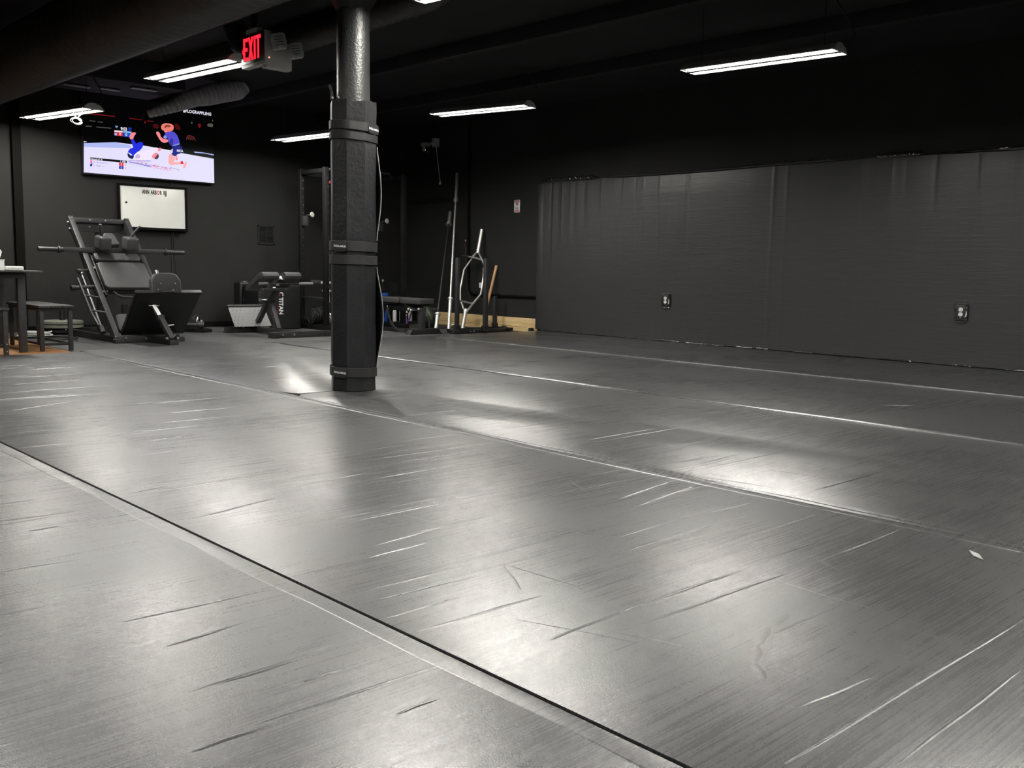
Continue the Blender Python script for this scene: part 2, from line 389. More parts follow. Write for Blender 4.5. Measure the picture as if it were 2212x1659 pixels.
for i, ((x0, x1), lab) in enumerate(zip(MX, ML)):
    ye = YE - (.12 if i < 2 else 0)
    if i == 2:
        cx, cy, r = 3.38, 4.98, .13
        # slit from the seam to the column, wider where the cut gapes, and the hole the column stands in
        hole = [(cx + r * math.cos(a), cy + r * math.sin(a)) for a in [math.radians(183 + 354 * k / 20) for k in range(21)]]
        lo = [(x0, 4.78), (x0 + .018, 4.92), (3.0, 4.964), (3.13, 4.966)]; hi = [(3.13, 4.986), (3.0, 4.990), (x0 + .040, 5.03), (x0, 5.16)]
        poly = [(x0, Y0 + .6), (x1, Y0 + .6), (x1, ye), (x0, ye)] + hi[::-1] + hole[::-1] + lo[::-1]
    else: poly = [(x0, Y0 + .6), (x1, Y0 + .6), (x1, ye), (x0, ye)]
    b = MB()
    b.prism(poly, -FL - .001, M.Translation((0, 0, FL + .001)), .005 if i != 2 else .003)
    for ci, c in enumerate(CR):
        xm, xa, xb = (c[0] + c[2]) / 2, min(c[0], c[2]), max(c[0], c[2])
        if x0 < xm < x1: ridge(b, min(max(c[0], x0 + .02), x1 - .03), c[1], max(min(c[2], x1 - .02), x0 + .03), c[3], .0035 + .004 * random.random(), .0016 if ci < NAMED else random.uniform(.0002, .0005) if ci in SC else random.uniform(.0005, .0012))
    if i == 1: # round scuff ring pressed into the vinyl
        arc = [(1.914, 1.079), (1.808, 1.067), (1.7, 1.027), (1.615, .98), (1.555, .922)]
        for p, q in zip(arc, arc[1:]): ridge(b, *p, *q, .012, .0012, 5)
    o = obj('floor_mat', b, mat_v, None, ((x0 + x1) / 2, 2, 0)); tag(o, lab, 'mat', 'roll-out floor mats')
# clear tape over the seams
def tape(x0, x1, lab, y0=Y0 + .6, y1=YE - .2, z=.0014, lip=0):
    b = MB(); n = 60; vs = []; fs = []
    for i in range(n + 1):
        y = y0 + (y1 - y0) * i / n; w = .004 * math.sin(i * 1.7) + .003 * math.sin(i * .6)
        for x, zz in ((x0 + w, .0001), (x0 + .002 + w, z), ((x0 * .3 + x1 * .7) + w, z + lip), (x1 + w * .5, .0001)): vs.append((x, y, zz))
    for i in range(n):
        for j in range(3): fs.append((i * 4 + j, i * 4 + j + 1, i * 4 + j + 5, i * 4 + j + 4))
    b.add(vs, fs); o = obj('seam_tape', b, mat_v, None, ((x0 + x1) / 2, 2, 0), ang=12); return tag(o, lab, 'tape', 'tape over the mat seams')
tape(1.128, 1.172, 'broad tape strip along the mat seam nearest the camera')
tape(2.905, 2.9285, 'narrow tape strip along the mat seam that runs to the padded column', z=.0025, lip=.003)
tape(2.944, 2.972, 'narrow tape strip on the column side of the mat seam beside the padded column', y1=4.6, z=.002, lip=.003)
def bead(x, y0, y1, h, w, lab):
    b = MB(); n = 140; vs = []; fs = []
    for i in range(n + 1):
        y = y0 + (y1 - y0) * i / n; q = .003 * math.sin(i * .9) + .002 * math.sin(i * 2.3); k = h * (.75 + .35 * math.sin(i * 1.3) * math.sin(i * .37))
        for a, c in ((-1, 0), (-.6, .8), (0, 1), (.6, .8), (1, 0)): vs.append((x + q + a * w, y, .0001 + c * k))
    for i in range(n):
        for j in range(4): fs.append((i * 5 + j, i * 5 + j + 1, i * 5 + j + 6, i * 5 + j + 5))
    b.add(vs, fs); o = obj('seam_tape', b, mat_v, None, (x, 2, 0)); return tag(o, lab, 'tape', 'tape over the mat seams')
bead(2.868, Y0 + .6, 8.25, .0032, .006, 'thin raised tape edge just on the camera side of the column seam')
tape(4.732, 4.75, 'thin pale tape edge along the mat seam just behind the padded column', z=.006, lip=.004)
tape(6.668, 6.686, 'thin tape edge along the mat seam nearest the padded wall', z=.007, lip=.004)
for (x0, y0, x1, y1, lab) in ((2.70, .946, 2.77, 1.013, 'small pale scrap stuck to the mat near the camera'), (5.49, 2.58, 5.65, 2.43, 'long pale scrap stuck to the dark mat out from the padded wall')):
    b = MB(); d = V((x1 - x0, y1 - y0, 0)); nn = V((-d.y, d.x, 0)).normalized() * .012; p, q = V((x0, y0, .0015)), V((x1, y1, .0015))
    b.add([p, p + d * .4 + nn, q, p + d * .6 - nn], [(0, 1, 2, 3)]); b.add([V(v) + V((0, 0, .0006)) for v in list(b.v)], [(0, 1, 2, 3)])
    o = obj('tape_scrap', b, white_g, None, (x0, y0, 0)); tag(o, lab, 'scrap')

# ------------------------------------------------------------------ padded wall
t = thing('wall_pad', 'long black vinyl wall padding with creased vertical folds', 'wall padding', (8.53, 3.5, 0))
b = MB(); ny, nz = 1000, 16; ya, yb = -2.2, 8.44; zt = 1.825; vs = []; fs = []
folds = [random.uniform(ya, yb) for _ in range(16)] + [8.36 - .052 * k - .028 * k * k * .06 for k in range(24)] + [4.55 - .13 * k for k in range(14)]
def fold(y, z):
    d = 0
    for i, f in enumerate(folds):
        e = y - f
        if abs(e) < .03:
            k = (max(0, (z - .8) / 1.0) if i >= 16 else .75) * (.5 + .5 * math.sin(i * 2.3))
            k = max(k, .5 * max(0, .55 - z) if i % 3 == 0 else k)
            d += k * .0055 * (1 - abs(e) / .03) * (1 if i % 2 else -1)
    return d
for i in range(ny + 1):
    y = ya + (yb - ya) * i / ny
    for j in range(nz + 1):
        z = .006 + (zt - .006 + .012 * math.sin(y * 1.7) * (j == nz)) * j / nz
        x = 8.522 + fold(y, z) + .006 * math.sin(y * 2.1 + z * 1.3) * math.sin(z * 1.7) + (.012 if j == nz else 0)
        vs.append((x, y, z))
for i in range(ny):
    for j in range(nz): a = i * (nz + 1) + j; fs.append((a, a + 1, a + nz + 2, a + nz + 1))
b.add(vs, fs)
b.box((8.57, (ya + yb) / 2, zt / 2 + .004), (.055, yb - ya, zt - .02), .004)
obj('pad_cover', b, wall_v, t)
b = MB(); b.box((8.558, 8.50, .91), (.05, .10, 1.80), .012); obj('end_strip', b, wall_v, t)
def wrinkle(y0, y1, z0, h, amp, seed, nst=90, xx=8.512):
    rnd = random.Random(seed); b = MB(); vs = []; fs = []
    for i in range(nst + 1):
        y = y0 + (y1 - y0) * i / nst; e = min(1, 8 * min(i, nst - i) / nst + .05)
        for k, (dx, dz) in enumerate(((.0, -.4), (-.006, 0), (.0, .5), (.02, .9), (.06, 1.0))):
            vs.append((xx + dx + rnd.uniform(-amp, amp) * .5 * (k < 4), y, z0 + .008 * math.sin(y * 1.7) + h * dz * e + rnd.uniform(-amp, amp) * (k in (1, 2, 3))))
    for i in range(nst):
        for k in range(4): fs.append((i * 5 + k, i * 5 + k + 1, i * 5 + k + 6, i * 5 + k + 5))
    b.add(vs, fs); return b
obj('edge_tape', wrinkle(8.48, 7.55, zt + .006, .034, .008, 3), clear_tape, t, label='shiny crumpled tape over the top corner')
obj('edge_tape', wrinkle(7.55, 4.2, zt + .008, .022, .004, 5, 110), wall_v, t)
obj('edge_tape', wrinkle(4.2, 3.75, zt + .012, .034, .007, 6, 40), clear_tape, t)
obj('edge_tape', wrinkle(3.75, -2.2, zt + .01, .026, .005, 8, 140), clear_tape, t)
b = MB(); rnd = random.Random(4); y = 8.4
while y > 1.5:
    l = rnd.uniform(.12, .5); w = rnd.uniform(.006, .014); b = MB()
    b.tube([(8.512 - rnd.uniform(.0, .006), y - l * k / 5, .004 + rnd.uniform(0, .006)) for k in range(6)], [w * .3] + [w * .5] * 4 + [w * .3], 6)
    obj('bottom_tape', b, clear_tape, t, label='peeling tape along the floor'); y -= l + rnd.uniform(.0, .3)

def outlet(y, z, lab):
    t = thing('wall_outlet', lab, 'outlet', (8.515, y, z), 'outlets in the padded wall')
    b = MB(); b.prism(rp(.115, .145, .012), .006, fr((8.516, y, z), (0, -1, 0), (0, 0, 1)), .002); obj('cutout_flap', b, clear_tape, t)
    b = MB(); b.prism(rp(.078, .118, .006), .008, fr((8.512, y, z), (0, -1, 0), (0, 0, 1)), .002); obj('cover_plate', b, steel, t)
    for s in (1, -1):
        b = MB(); b.prism(rp(.036, .034, .014), .004, fr((8.505, y, z + s * .0205), (0, -1, 0), (0, 0, 1)), .001)
        for dy in (-.007, .007): b.box((8.5005, y + dy, z + s * .0205 + .005), (.001, .0025, .009), 0, None, 1)
        b.cyl((8.5008, y, z + s * .0205 - .008), (8.5, y, z + s * .0205 - .008), .0028, None, 8, 1)
        obj('receptacle', b, [white_p, ink], t)
    b = MB(); b.cyl((8.506, y, z - .05), (8.503, y, z - .05), .004, None, 8); obj('screw', b, bolt_m, t)
    b = MB(); b.tube([(8.507, y - .043, z + .01), (8.504, y - .05, z - .01), (8.506, y - .045, z - .035), (8.505, y - .035, z - .045)], [.002, .005, .006, .002], 6); obj('torn_edge', b, white_p, t)
    b = MB(); b.tube([(8.508, y + .055, z - .078), (8.504, y + .02, z - .084), (8.504, y - .03, z - .084), (8.508, y - .055, z - .078)], [.002, .005, .005, .002], 6); obj('bottom_flap', b, clear_tape, t)
outlet(6.50, .452, 'wall outlet with white sockets in the padded wall, closer to the bare pine board')
outlet(3.33, .470, 'wall outlet with white sockets in the padded wall, farther from the bare pine board')

# ------------------------------------------------------------------ wall fixtures
# warning sign
t = thing('warning_sign', 'small white and red camera surveillance sign on the black wall', 'sign', (XW, 8.985, 1.56))
F = fr((XW - .001, 8.985, 1.558), (0, -1, 0), (0, 0, 1)) @ M.Translation((0, 0, 0))
b = MB(); b.prism(rp(.105, .158, .012), .004, F, .001); obj('panel', b, white_ink, t)
def dec(b, poly, mi, z=.0046): b.add([F @ V((x, y, z)) for x, y in poly], [tuple(range(len(poly)))], mi)
b = MB()
dec(b, [(-.046, .045), (.046, .045), (.046, .072), (-.046, .072)], 1); dec(b, [(-.046, -.073), (.046, -.073), (.046, -.048), (-.046, -.048)], 1)
dec(b, [(-.04, .0655), (.04, .0655), (.04, .070), (-.04, .070)], 0, .005); dec(b, [(-.045, .041), (.045, .041), (.045, .044), (-.045, .044)], 0, .005)
dec(b, [(-.022, .036), (.0, .038), (.03, .028), (.026, .02), (-.02, .026)], 0); dec(b, [(-.012, .022), (.018, .019), (.01, .006), (-.006, .008)], 0); dec(b, [(-.018, .006), (-.012, .010), (-.022, -.006), (-.028, -.006)], 0)
for yy, w in ((-.014, .04), (-.026, .036), (-.034, .038), (-.042, .036)):
    for xx in range(6): dec(b, [(-w + xx * w / 3, yy), (-w + xx * w / 3 + w * .24, yy), (-w + xx * w / 3 + w * .24, yy + .005), (-w + xx * w / 3, yy + .005)], 0)
obj('print', b, [ink, pink_ink], t)
# security camera
t = thing('security_camera', 'small grey dome camera hung high on the wall with a dangling cable', 'camera', (8.55, 10.62, 2.45))
b = MB(); b.box((8.555, 10.60, 2.475), (.09, .07, .12), .012); obj('wall_bracket', b, white_g, t)
b = MB(); b.cyl((8.52, 10.60, 2.47), (8.44, 10.64, 2.44), .018); obj('arm', b, white_g, t)
b = MB(); b.lathe([(.001, .035), (.05, .034), (.062, .02), (.064, -.01), (.06, -.012)], (8.42, 10.66, 2.43), n=24)
for s in (1, -1): b.box((8.42 - s * .048, 10.66 - s * .03, 2.385), (.018, .045, .085), .006)
obj('housing', b, white_g, t)
b = MB(); b.sphere((8.42, 10.66, 2.385), .046, 20); obj('lens_ball', b, pm('lens_black', (.005, .005, .005), .08), t)
b = MB(); b.sphere((8.394, 10.628, 2.362), .0065, 10); obj('status_light', b, em('camera_led', (1, 1, 1), 1.2), t)
b = MB(); b.tube([(8.55, 10.58, 2.42), (8.56, 10.57, 2.30), (8.575, 10.55, 2.1), (8.58, 10.53, 1.98), (8.58, 10.52, 1.93)], .006, 8); cb = obj('cable', b, white_g, t)
for s in (1, -1):
    b = MB(); b.tube([(8.58, 10.52, 1.95), (8.575, 10.52 + s * .016, 1.905)], [.005, .009], 8); obj('plug', b, white_p, cb)
# vent grille
t = thing('wall_vent', 'square black vent grille on the far wall', 'vent', (6.32, YW, 1.135))
b = MB(); w, h = .245, .25
for s in (1, -1):
    b.box((6.32 + s * (w / 2 - .012), YW - .006, 1.135), (.024, .012, h), .003); b.box((6.32, YW - .006, 1.135 + s * (h / 2 - .012)), (w, .012, .024), .003)
b.box((6.32, YW - .006, 1.135), (.012, .012, h), .002); obj('frame', b, wallp, t)
b = MB()
for k in range(14): b.box((6.32, YW - .005, 1.03 + k * .0162), (w - .03, .008, .006), .001, M.Rotation(.5, 3, 'X'))
obj('louvres', b, wallp, t)
# conduit and boxes on the padded wall side
t = thing('electrical_conduit', 'black pipe running down the wall, then sideways above the bare board', 'pipe', (8.575, 9.9, .4))
b = MB(); b.tube([(8.575, 9.92, CZ - .02), (8.575, 9.905, 1.5), (8.575, 9.89, .56), (8.575, 9.875, .46), (8.575, 9.82, .415), (8.575, 9.74, .405), (8.575, 8.58, .411)], .016, 10); obj('pipe', b, trimp, t)
for y, z in ((9.90, 1.25), (9.3, .407)):
    b = MB(); b.box((8.585, y, z), (.028, .03, .045), .004); obj('clamp', b, trimp, t)
b = MB(); b.tube([(8.58, 9.97, 1.12), (8.56, 9.94, 1.0), (8.575, 9.93, .75), (8.57, 9.91, .5), (8.575, 9.87, .38), (8.57, 9.80, .28)], .003, 6); tag(obj('loose_wire', b, wire_m, None, (8.57, 9.9, .3)), 'thin loose wire hanging beside the upright wall pipe', 'wire')
b = MB(); b.prism(rp(.016, .02, .004), .006, fr((8.596, 9.98, 1.13), (0, -1, 0), (0, 0, 1)), .001); obj('cable_clip', b, white_g, t)
t = thing('wall_socket', 'white square wall socket with a black plug, behind the trap bar', 'socket', (8.59, 9.63, .53))
b = MB(); b.prism(rp(.085, .07, .006), .012, fr((8.594, 9.635, .533), (0, -1, 0), (0, 0, 1)), .003); obj('cover_plate', b, white_p, t)
b = MB(); b.box((8.565, 9.655, .465), (.045, .085, .035), .006); b.box((8.565, 9.64, .435), (.04, .07, .02), .005); obj('plug', b, rubber, t)
# bare pine board along the foot of the wall
t = thing('baseboard_plank', 'bare pale pine board along the foot of the black wall', 'board', (8.585, 9.55, FL))
b = MB(); b.box((8.585, 9.60, .051), (.028, 2.10, .172), .003); obj('board', b, plank, t)
b = MB()
for pts in ([(10.5, .024), (10.2, .021), (9.85, .020)], [(9.84, .021), (9.83, .032), (9.82, .018)], [(9.45, -.02), (9.42, .04), (9.40, .055)], [(9.32, .028), (9.0, .025), (8.74, .022), (8.72, .03)]): b.tube([(8.570, y, z) for y, z in pts], .0028, 6)
obj('crack', b, pm('crack_brown', (.3, .14, .06), .7), t)
for y, r, z1, lab in ((9.11, .034, .022, 'short black rubber bumper against the pine board, by the sled post'), (8.605, .034, .024, 'short black rubber bumper at the end of the pine board, by the padded wall')):
    b = MB(); b.lathe([(r * .96, 0), (r, .004), (r, z1 - FL - .004), (r * .9, z1 - FL)], (8.52, y, FL)); tag(obj('rubber_bumper', b, rubber, None, (8.52, y, FL)), lab, 'rubber bumper')

# ------------------------------------------------------------------ column and its wrap
cx, cy = 3.38, 4.98
b = MB(); b.cyl((cx, cy, FL), (cx, cy, 2.5), .098, None, 40)
b.lathe([(.098, 2.26), (.10, 2.27), (.23, 2.48), (.23, 2.52)], (cx, cy, 0), n=8); struct('column', b, pillar_m, (cx, cy, FL))
nrm = V((-.463, -.888, 0)).normalized(); a0 = math.atan2(nrm.y, nrm.x); R8 = .142
def oct_pt(k, r=R8, off=0): a = a0 + PI / 8 + k * PI / 4 + off; return V((cx + r * math.cos(a), cy + r * math.sin(a), 0))
t = thing('column_pad', 'black eight-sided vinyl padding wrapped around the steel column', 'column padding', (cx, cy, 0.002))
b = MB(); rnd = random.Random(11); vs = []; fs = []; nz = 44; per = 4
def prof_r(z): # pinched where the straps sit
    d = 0
    for s in (1.56, .835, .10): d += math.exp(-((z - s) / .07) ** 2)
    return R8 - .005 * min(1, d) + .002 * math.sin(z * 9)
for i in range(nz + 1):
    z = .003 + 1.735 * i / nz
    for k in range(8):
        for j in range(per):
            p = oct_pt(k, prof_r(z)).lerp(oct_pt(k + 1, prof_r(z)), j / per) ; q = (p - V((cx, cy, 0))).normalized()
            p = p + q * (rnd.uniform(-.0008, .0008) if j else .0005)
            vs.append((p.x, p.y, z + (.006 * math.sin(k * 2.1 + j) if i == nz else 0)))
n = 8 * per
for i in range(nz):
    for j in range(n): fs.append((i * n + j, i * n + (j + 1) % n, (i + 1) * n + (j + 1) % n, (i + 1) * n + j))
base = len(vs)
for j in range(n): # top ring closing in towards the steel
    v = V(vs[nz * n + j]); q = V((cx, cy, v.z)); p = q + (v - q).normalized() * .1; vs.append(tuple(p))
for j in range(n): fs.append((nz * n + j, nz * n + (j + 1) % n, base + (j + 1) % n, base + j))
b.add(vs, fs); obj('sleeve', b, padv, t, ang=25)
rt = V((.83, -.56, 0)).normalized()
def flap(z0, z1, amp):
    b = MB(); vs = []; fs = []; n = 18
    e = oct_pt(1, R8 * 1.0); f = oct_pt(2, R8 * .98)
    for i in range(n + 1):
        s = i / n; z = z0 + (z1 - z0) * s; d = amp * math.sin(PI * s) ** 1.3
        p = e + rt * d; q = f; th = rt * .006
        for v in (q, p, p + th, q + th * .2): vs.append((v.x, v.y, z))
    for i in range(n):
        for j in range(4): fs.append((i * 4 + j, i * 4 + (j + 1) % 4, (i + 1) * 4 + (j + 1) % 4, (i + 1) * 4 + j))
    b.add(vs, fs); o = obj('bulging_edge', b, padv, t)
    c = MB(); c.tube([e + rt * (amp * math.sin(PI * i / n) ** 1.3 + .006) + V((0, 0, z0 + (z1 - z0) * i / n)) - V((0, 0, 0)) for i in range(n + 1)], .0022, 6)
    obj('piping', c, white_g, o)
flap(.92, 1.48, .026); flap(.14, .76, .040)
def strap(z0, h, tilt, tagdir=None, txt=None, side=-1):
    b = MB(); vs = []; fs = []; n = 48
    for i in range(n):
        a = 2 * PI * i / n; k = (a - 0) ; best = 1e9
        # supporting radius of the octagon in this direction, rounded at the corners
        r = min(.139 / max(.2, math.cos(((a - a0 + PI / 8) % (PI / 4)) - PI / 8)), .1445)
        zz = z0 + tilt * math.cos(a - math.atan2(rt.y, rt.x))
        for rr, dz in ((r, 0), (r + .004, .002), (r + .004, h - .002), (r, h)): vs.append((cx + rr * math.cos(a), cy + rr * math.sin(a), zz + dz))
    for i in range(n):
        for j in range(3): q = ((i + 1) % n) * 4; fs.append((i * 4 + j, i * 4 + j + 1, q + j + 1, q + j))
    b.add(vs, fs); o = obj('strap', b, strapm, t)
    if txt:
        nn = V((math.cos(tagdir), math.sin(tagdir), 0)); xx = V((-nn.y, nn.x, 0)); zc = z0 + h / 2 + tilt * nn.dot(rt) - .003
        ctr = V((cx, cy, 0)) + nn * .1425 + V((0, 0, zc)) + xx * (.012 * side)
        F = fr(ctr, xx, (0, 0, 1))
        tb = MB(); tb.prism(rp(.10, h * 1.12, h * .4), .003, F, .001); tg = obj('tag', tb, strapm, o)
        lb = MB(); lb.text(txt, .0165, F @ M.Translation((0, -.006, .0034)) @ M.Rotation(-.06, 4, 'Z'), .0006, .0003, 0, 1.05, 'CENTER'); obj('lettering', lb, white_ink, tg)
    return o
strap(1.565, .052, -.012, a0 + PI / 4, 'DOLLAMUR', 1); strap(1.508, .046, -.010)
strap(.852, .060, -.004, a0 - PI / 4, 'DOLLAMUR', 1); strap(.772, .056, -.002)
strap(.088, .058, -.004, a0 - PI / 4, 'DOLLAMUR', 1)
def tie(p, q, lab, w=.012):
    b = MB(); p, q = V(p), V(q); m = (p + q) / 2 + V((.006, 0, 0)); b.bar(p, m, w, .003, (1, 1, 0), .001); b.bar(m, q, w * .9, .003, (1, 1, 0), .001)
    b.box(p, (.018, .018, .016), .004); tag(obj('cable_tie', b, pm('tie_black_' + str(round(w * 1e4)), (.03, .03, .03), .35), None, tuple(p)), lab, 'cable tie', 'cable ties above the column padding')
lx = V((cx, cy, 0)) - rt * .128 + V((-.03, -.05, 0))
tie((lx.x, lx.y, 1.752), (lx.x - .012, lx.y + .01, 1.83), 'short stubby cable tie end sticking up at the edge of the column wrap', .017)
tie((lx.x + .03, lx.y - .02, 1.755), (lx.x + .052, lx.y - .03, 1.888), 'long thin cable tie tail sticking up against the bare column', .013)

# ------------------------------------------------------------------ ceiling lights
def make_light(lab):
    t = thing('shop_light', lab, 'ceiling light', (0, 0, 0), 'twin tube ceiling lights'); L = 1.20
    b = MB(); prof = [(-.108, 0), (-.100, .004), (-.070, .036), (-.03, .040), (.03, .040), (.070, .036), (.100, .004), (.108, 0), (.110, .006), (.074, .044), (.03, .062), (-.03, .062), (-.074, .044), (-.110, .006)]
    b.prism(prof, L, M(((1, 0, 0, 0), (0, 0, -1, L / 2), (0, 1, 0, 0), (0, 0, 0, 1)))); obj('reflector', b, refl_m, t)
    b = MB(); b.box((0, 0, .019), (.046, L - .012, .042), .003); obj('added_divider', b, pm('added_divider_black', (.02, .02, .02), .6), t)  # black divider added to keep a dark gap between the bright tubes
    for s in (1, -1):
        b = MB(); b.prism([(-.108, 0), (.108, 0), (.074, .04), (-.074, .04)], .004, M(((1, 0, 0, 0), (0, 0, -1, s * L / 2), (0, 1, 0, 0), (0, 0, 0, 1)))); obj('end_plate', b, refl_m, t)
        b = MB(); b.cyl((s * .052, -L / 2 + .03, .018), (s * .052, L / 2 - .03, .018), .013, None, 14); obj('tube', b, tube_em, t)
        for e in (1, -1): b = MB(); b.box((s * .052, e * (L / 2 - .017), .02), (.026, .024, .03), .004); obj('lamp_holder', b, white_p, t)
        b = MB(); b.tube([(0, s * .48, .06), (.0, s * .48, .25), (0, s * .48, .49)], .003, 6); obj('hanging_wire', b, wire_m, t)
    b = MB(); b.tube([(.03, -L / 2 + .02, .055), (.05, -L / 2 - .05, .06), (.06, -L / 2 - .07, .12), (.04, -L / 2 - .03, .22), (.02, -L / 2 + .05, .34), (0, -L / 2 + .1, .47)], .005, 8); obj('power_cord', b, wire_m, t)
    return t
LI = [((3.452, 7.217, 2.222), (3.394, 7.824, 3.511, 6.610), 'twin tube ceiling light whose end meets the EXIT sign'),
      ((3.457, 10.22, 2.20), (3.54, 11.39, 3.76, 10.19), 'twin tube ceiling light beside the television with a coiled cord below it'),
      ((5.99, 9.69, 2.20), (6.18, 10.72, 6.30, 9.5), 'twin tube ceiling light that disappears behind the padded column'),
      ((6.716, 7.58, 2.366), (6.588, 8.176, 6.844, 6.983), 'twin tube ceiling light above the weight bench and barbells side'),
      ((6.212, 3.98, 2.280), (6.156, 4.587, 6.268, 3.372), 'twin tube ceiling light hanging well in front of the padded wall'),
      ((3.53, 3.95, 2.28), (3.48, 4.58, 3.58, 3.36), 'twin tube ceiling light cut off by the top edge beside the column'),
      ((3.55, .75, 2.28), (0, 1, 0, 0), 'twin tube ceiling light overhead in the camera end of the column row'),
      ((6.35, .70, 2.28), (0, 1, 0, 0), 'twin tube ceiling light over the near end of the padded wall'),
      ((.80, 7.30, 2.28), (0, 1, 0, 0), 'twin tube ceiling light over the open floor beside the tables'),
      ((.75, 4.00, 2.28), (0, 1, 0, 0), 'twin tube ceiling light over the middle of the open floor'),
      ((.75, .75, 2.28), (0, 1, 0, 0), 'twin tube ceiling light over the camera position')]
proto = None
for loc, (ax, ay, bx_, by_), lab in LI:
    rz = math.atan2(-(ax - bx_), ay - by_)
    if proto is None:
        proto = make_light(lab); proto.location = loc; proto.rotation_euler = (0, 0, rz); ORG[proto.name] = V(loc)
    else: dup(proto, loc, rz, lab)

# ------------------------------------------------------------------ exit sign
t = thing('exit_sign', 'lit red EXIT sign with two emergency lamp heads under the ceiling', 'exit sign', (3.47, 6.35, 2.3))
XS, yl, yr, zb, zt_ = 3.455, 6.50, 6.17, 2.165, 2.372
b = MB(); b.box((XS + .03, (yl + yr) / 2, (zb + zt_) / 2 - .008), (.055, yl - yr, zt_ - zb + .02), .006); obj('housing', b, white_g, t)
F = fr((XS, yl, zb), (0, -1, 0), (0, 0, 1))   # local x runs towards the camera
b = MB(); b.box((XS + .0, (yl + yr) / 2, (zb + zt_) / 2), (.006, yl - yr - .012, zt_ - zb - .01), .002); obj('face_plate', b, pm('exit_face', (.05, .012, .012), .4), t)
b = MB(); Fe = fr((XS - .003, yl, zb), (0, -1, 0), (0, 0, 1)); z0, z1, zm = .027, .183, .105
for P in ([(.040, z0), (.061, z0), (.061, z1), (.040, z1)], [(.061, z0), (.103, z0), (.103, z0 + .023), (.061, z0 + .023)], [(.061, zm - .012), (.096, zm - .012), (.096, zm + .012), (.061, zm + .012)], [(.061, z1 - .023), (.103, z1 - .023), (.103, z1), (.061, z1)],
          [(.110, z0), (.132, z0), (.144, zm - .03), (.156, z0), (.178, z0), (.155, zm), (.178, z1), (.156, z1), (.144, zm + .03), (.132, z1), (.110, z1), (.133, zm)],
          [(.190, z0), (.211, z0), (.211, z1), (.190, z1)], [(.240, z0), (.261, z0), (.261, z1 - .023), (.285, z1 - .023), (.285, z1), (.219, z1), (.219, z1 - .023), (.240, z1 - .023)]):
    b.prism(P, .002, Fe)
obj('lettering', b, exit_em, t)
b = MB(); b.add([F @ V((x, y, .004)) for x, y in ((.02, .095), (.038, .125), (.045, .12), (.031, .095), (.045, .07), (.038, .065))], [(0, 1, 2, 3), (0, 3, 4, 5)]); obj('arrow', b, exit_em, t)
b = MB(); b.box((XS + .03, (yl + yr) / 2 + .03, zt_ + .02), (.05, .16, .035), .006); obj('canopy', b, white_g, t)
b = MB(); b.box((XS + .03, (yl + yr) / 2 + .03, zt_ + .2), (.03, .03, .36), .003); obj('hanger', b, trimp, t)
bat = MB(); bat.box((XS + .118, yr + .04, 2.20), (.20, .075, .155), .010); obj('battery_box', bat, white_g, t)
b = MB(); b.sphere((XS + .035, yr - .001, 2.19), .0055, 10); obj('indicator', b, led_em, t)
for i, (p, yaw) in enumerate((((XS + .085, yr - .045, 2.305), .2), ((XS + .245, yr + .0, 2.275), .1))):
    p = V(p); d = V((-.42 - yaw * .2, -.82, -.38)).normalized()
    b = MB(); Fh = fr(p, V((.9, -.42, 0)), (0, 0, 1))
    z = Fh.to_3x3() @ V((0, 0, 1)); s = 1 if z.dot(d) > 0 else -1
    b.prism(rp(.108, .112, .022), .05 * -s, Fh @ M.Rotation(.22, 4, 'Z'), .008); h = obj('lamp_head', b, white_g, t)
    b = MB(); b.prism(rp(.094, .097, .016), .004 * s, Fh @ M.Rotation(.22, 4, 'Z') @ M.Translation((0, 0, .001 * s)), .001); ln = obj('lens', b, pm('lens_grey', (.5, .5, .52), .3), h)
    b = MB()
    for k in range(4): b.box(Fh @ M.Rotation(.22, 4, 'Z') @ V((0, -.027 + k * .018, .0052 * s)), (.055, .004, .001), .0, (Fh.to_3x3() @ M.Rotation(.22, 3, 'Z')) @ M.Rotation(0, 3, 'X'))
    obj('lens_ribs', b, pm('lens_rib_dark', (.03, .03, .032), .5), ln)
    b = MB(); b.cyl(p + V((-.0, .05, -.01)), V((XS + .118, yr + .05, 2.25)), .012); obj('swivel', b, white_g, t)

# ------------------------------------------------------------------ ducts
def spiral(b, pts, r, pitch, lip=.006, n=26, taper=None, per=3):
    P = [V(p) for p in pts]; tot = sum((q - p).length for p, q in zip(P, P[1:])); k = max(8, int(tot / pitch) * per); out = []; rad = []
    def at(s):
        d = s * tot
        for p, q in zip(P, P[1:]):
            l = (q - p).length
            if d <= l + 1e-9: return p.lerp(q, d / l)
            d -= l
        return P[-1]
    for i in range(k + 1): out.append(at(i / k)); rad.append((r if taper is None else taper(i / k)) + (lip if i % per == 0 else 0))
    b.tube(out, rad, n)
t = thing('spiral_duct', 'large dark round spiral duct running under the ceiling', 'duct', (2.6, 3.6, 2.36))
b = MB(); spiral(b, [(2.60, 11.2, 2.36), (2.60, -3.9, 2.36)], .25, .11, .007, 36); obj('duct_body', b, duct_m, t, ang=60)
for y in (-2.5, .5, 3.5, 6.5, 9.5):
    b = MB(); b.bar((2.60, y, 2.60), (2.60, y, CZ - .002), .02, .004, (0, 1, 0), .001); obj('hanger', b, trimp, t)
b = MB(); spiral(b, [(4.40, 10.35, 2.33), (4.62, 10.22, 2.43), (4.85, 10.15, 2.545), (5.12, 10.12, 2.63), (5.30, 10.1, 2.68), (5.36, 10.1, 2.745)], .1, .05, -.012, 24, lambda s: .04 + .075 * min(1, s * 1.6), 8); tag(obj('flexible_duct', b, flexm, None, (5, 10.2, 2.5), ang=60), 'ribbed grey flexible duct passing in front of the top of the television', 'duct')
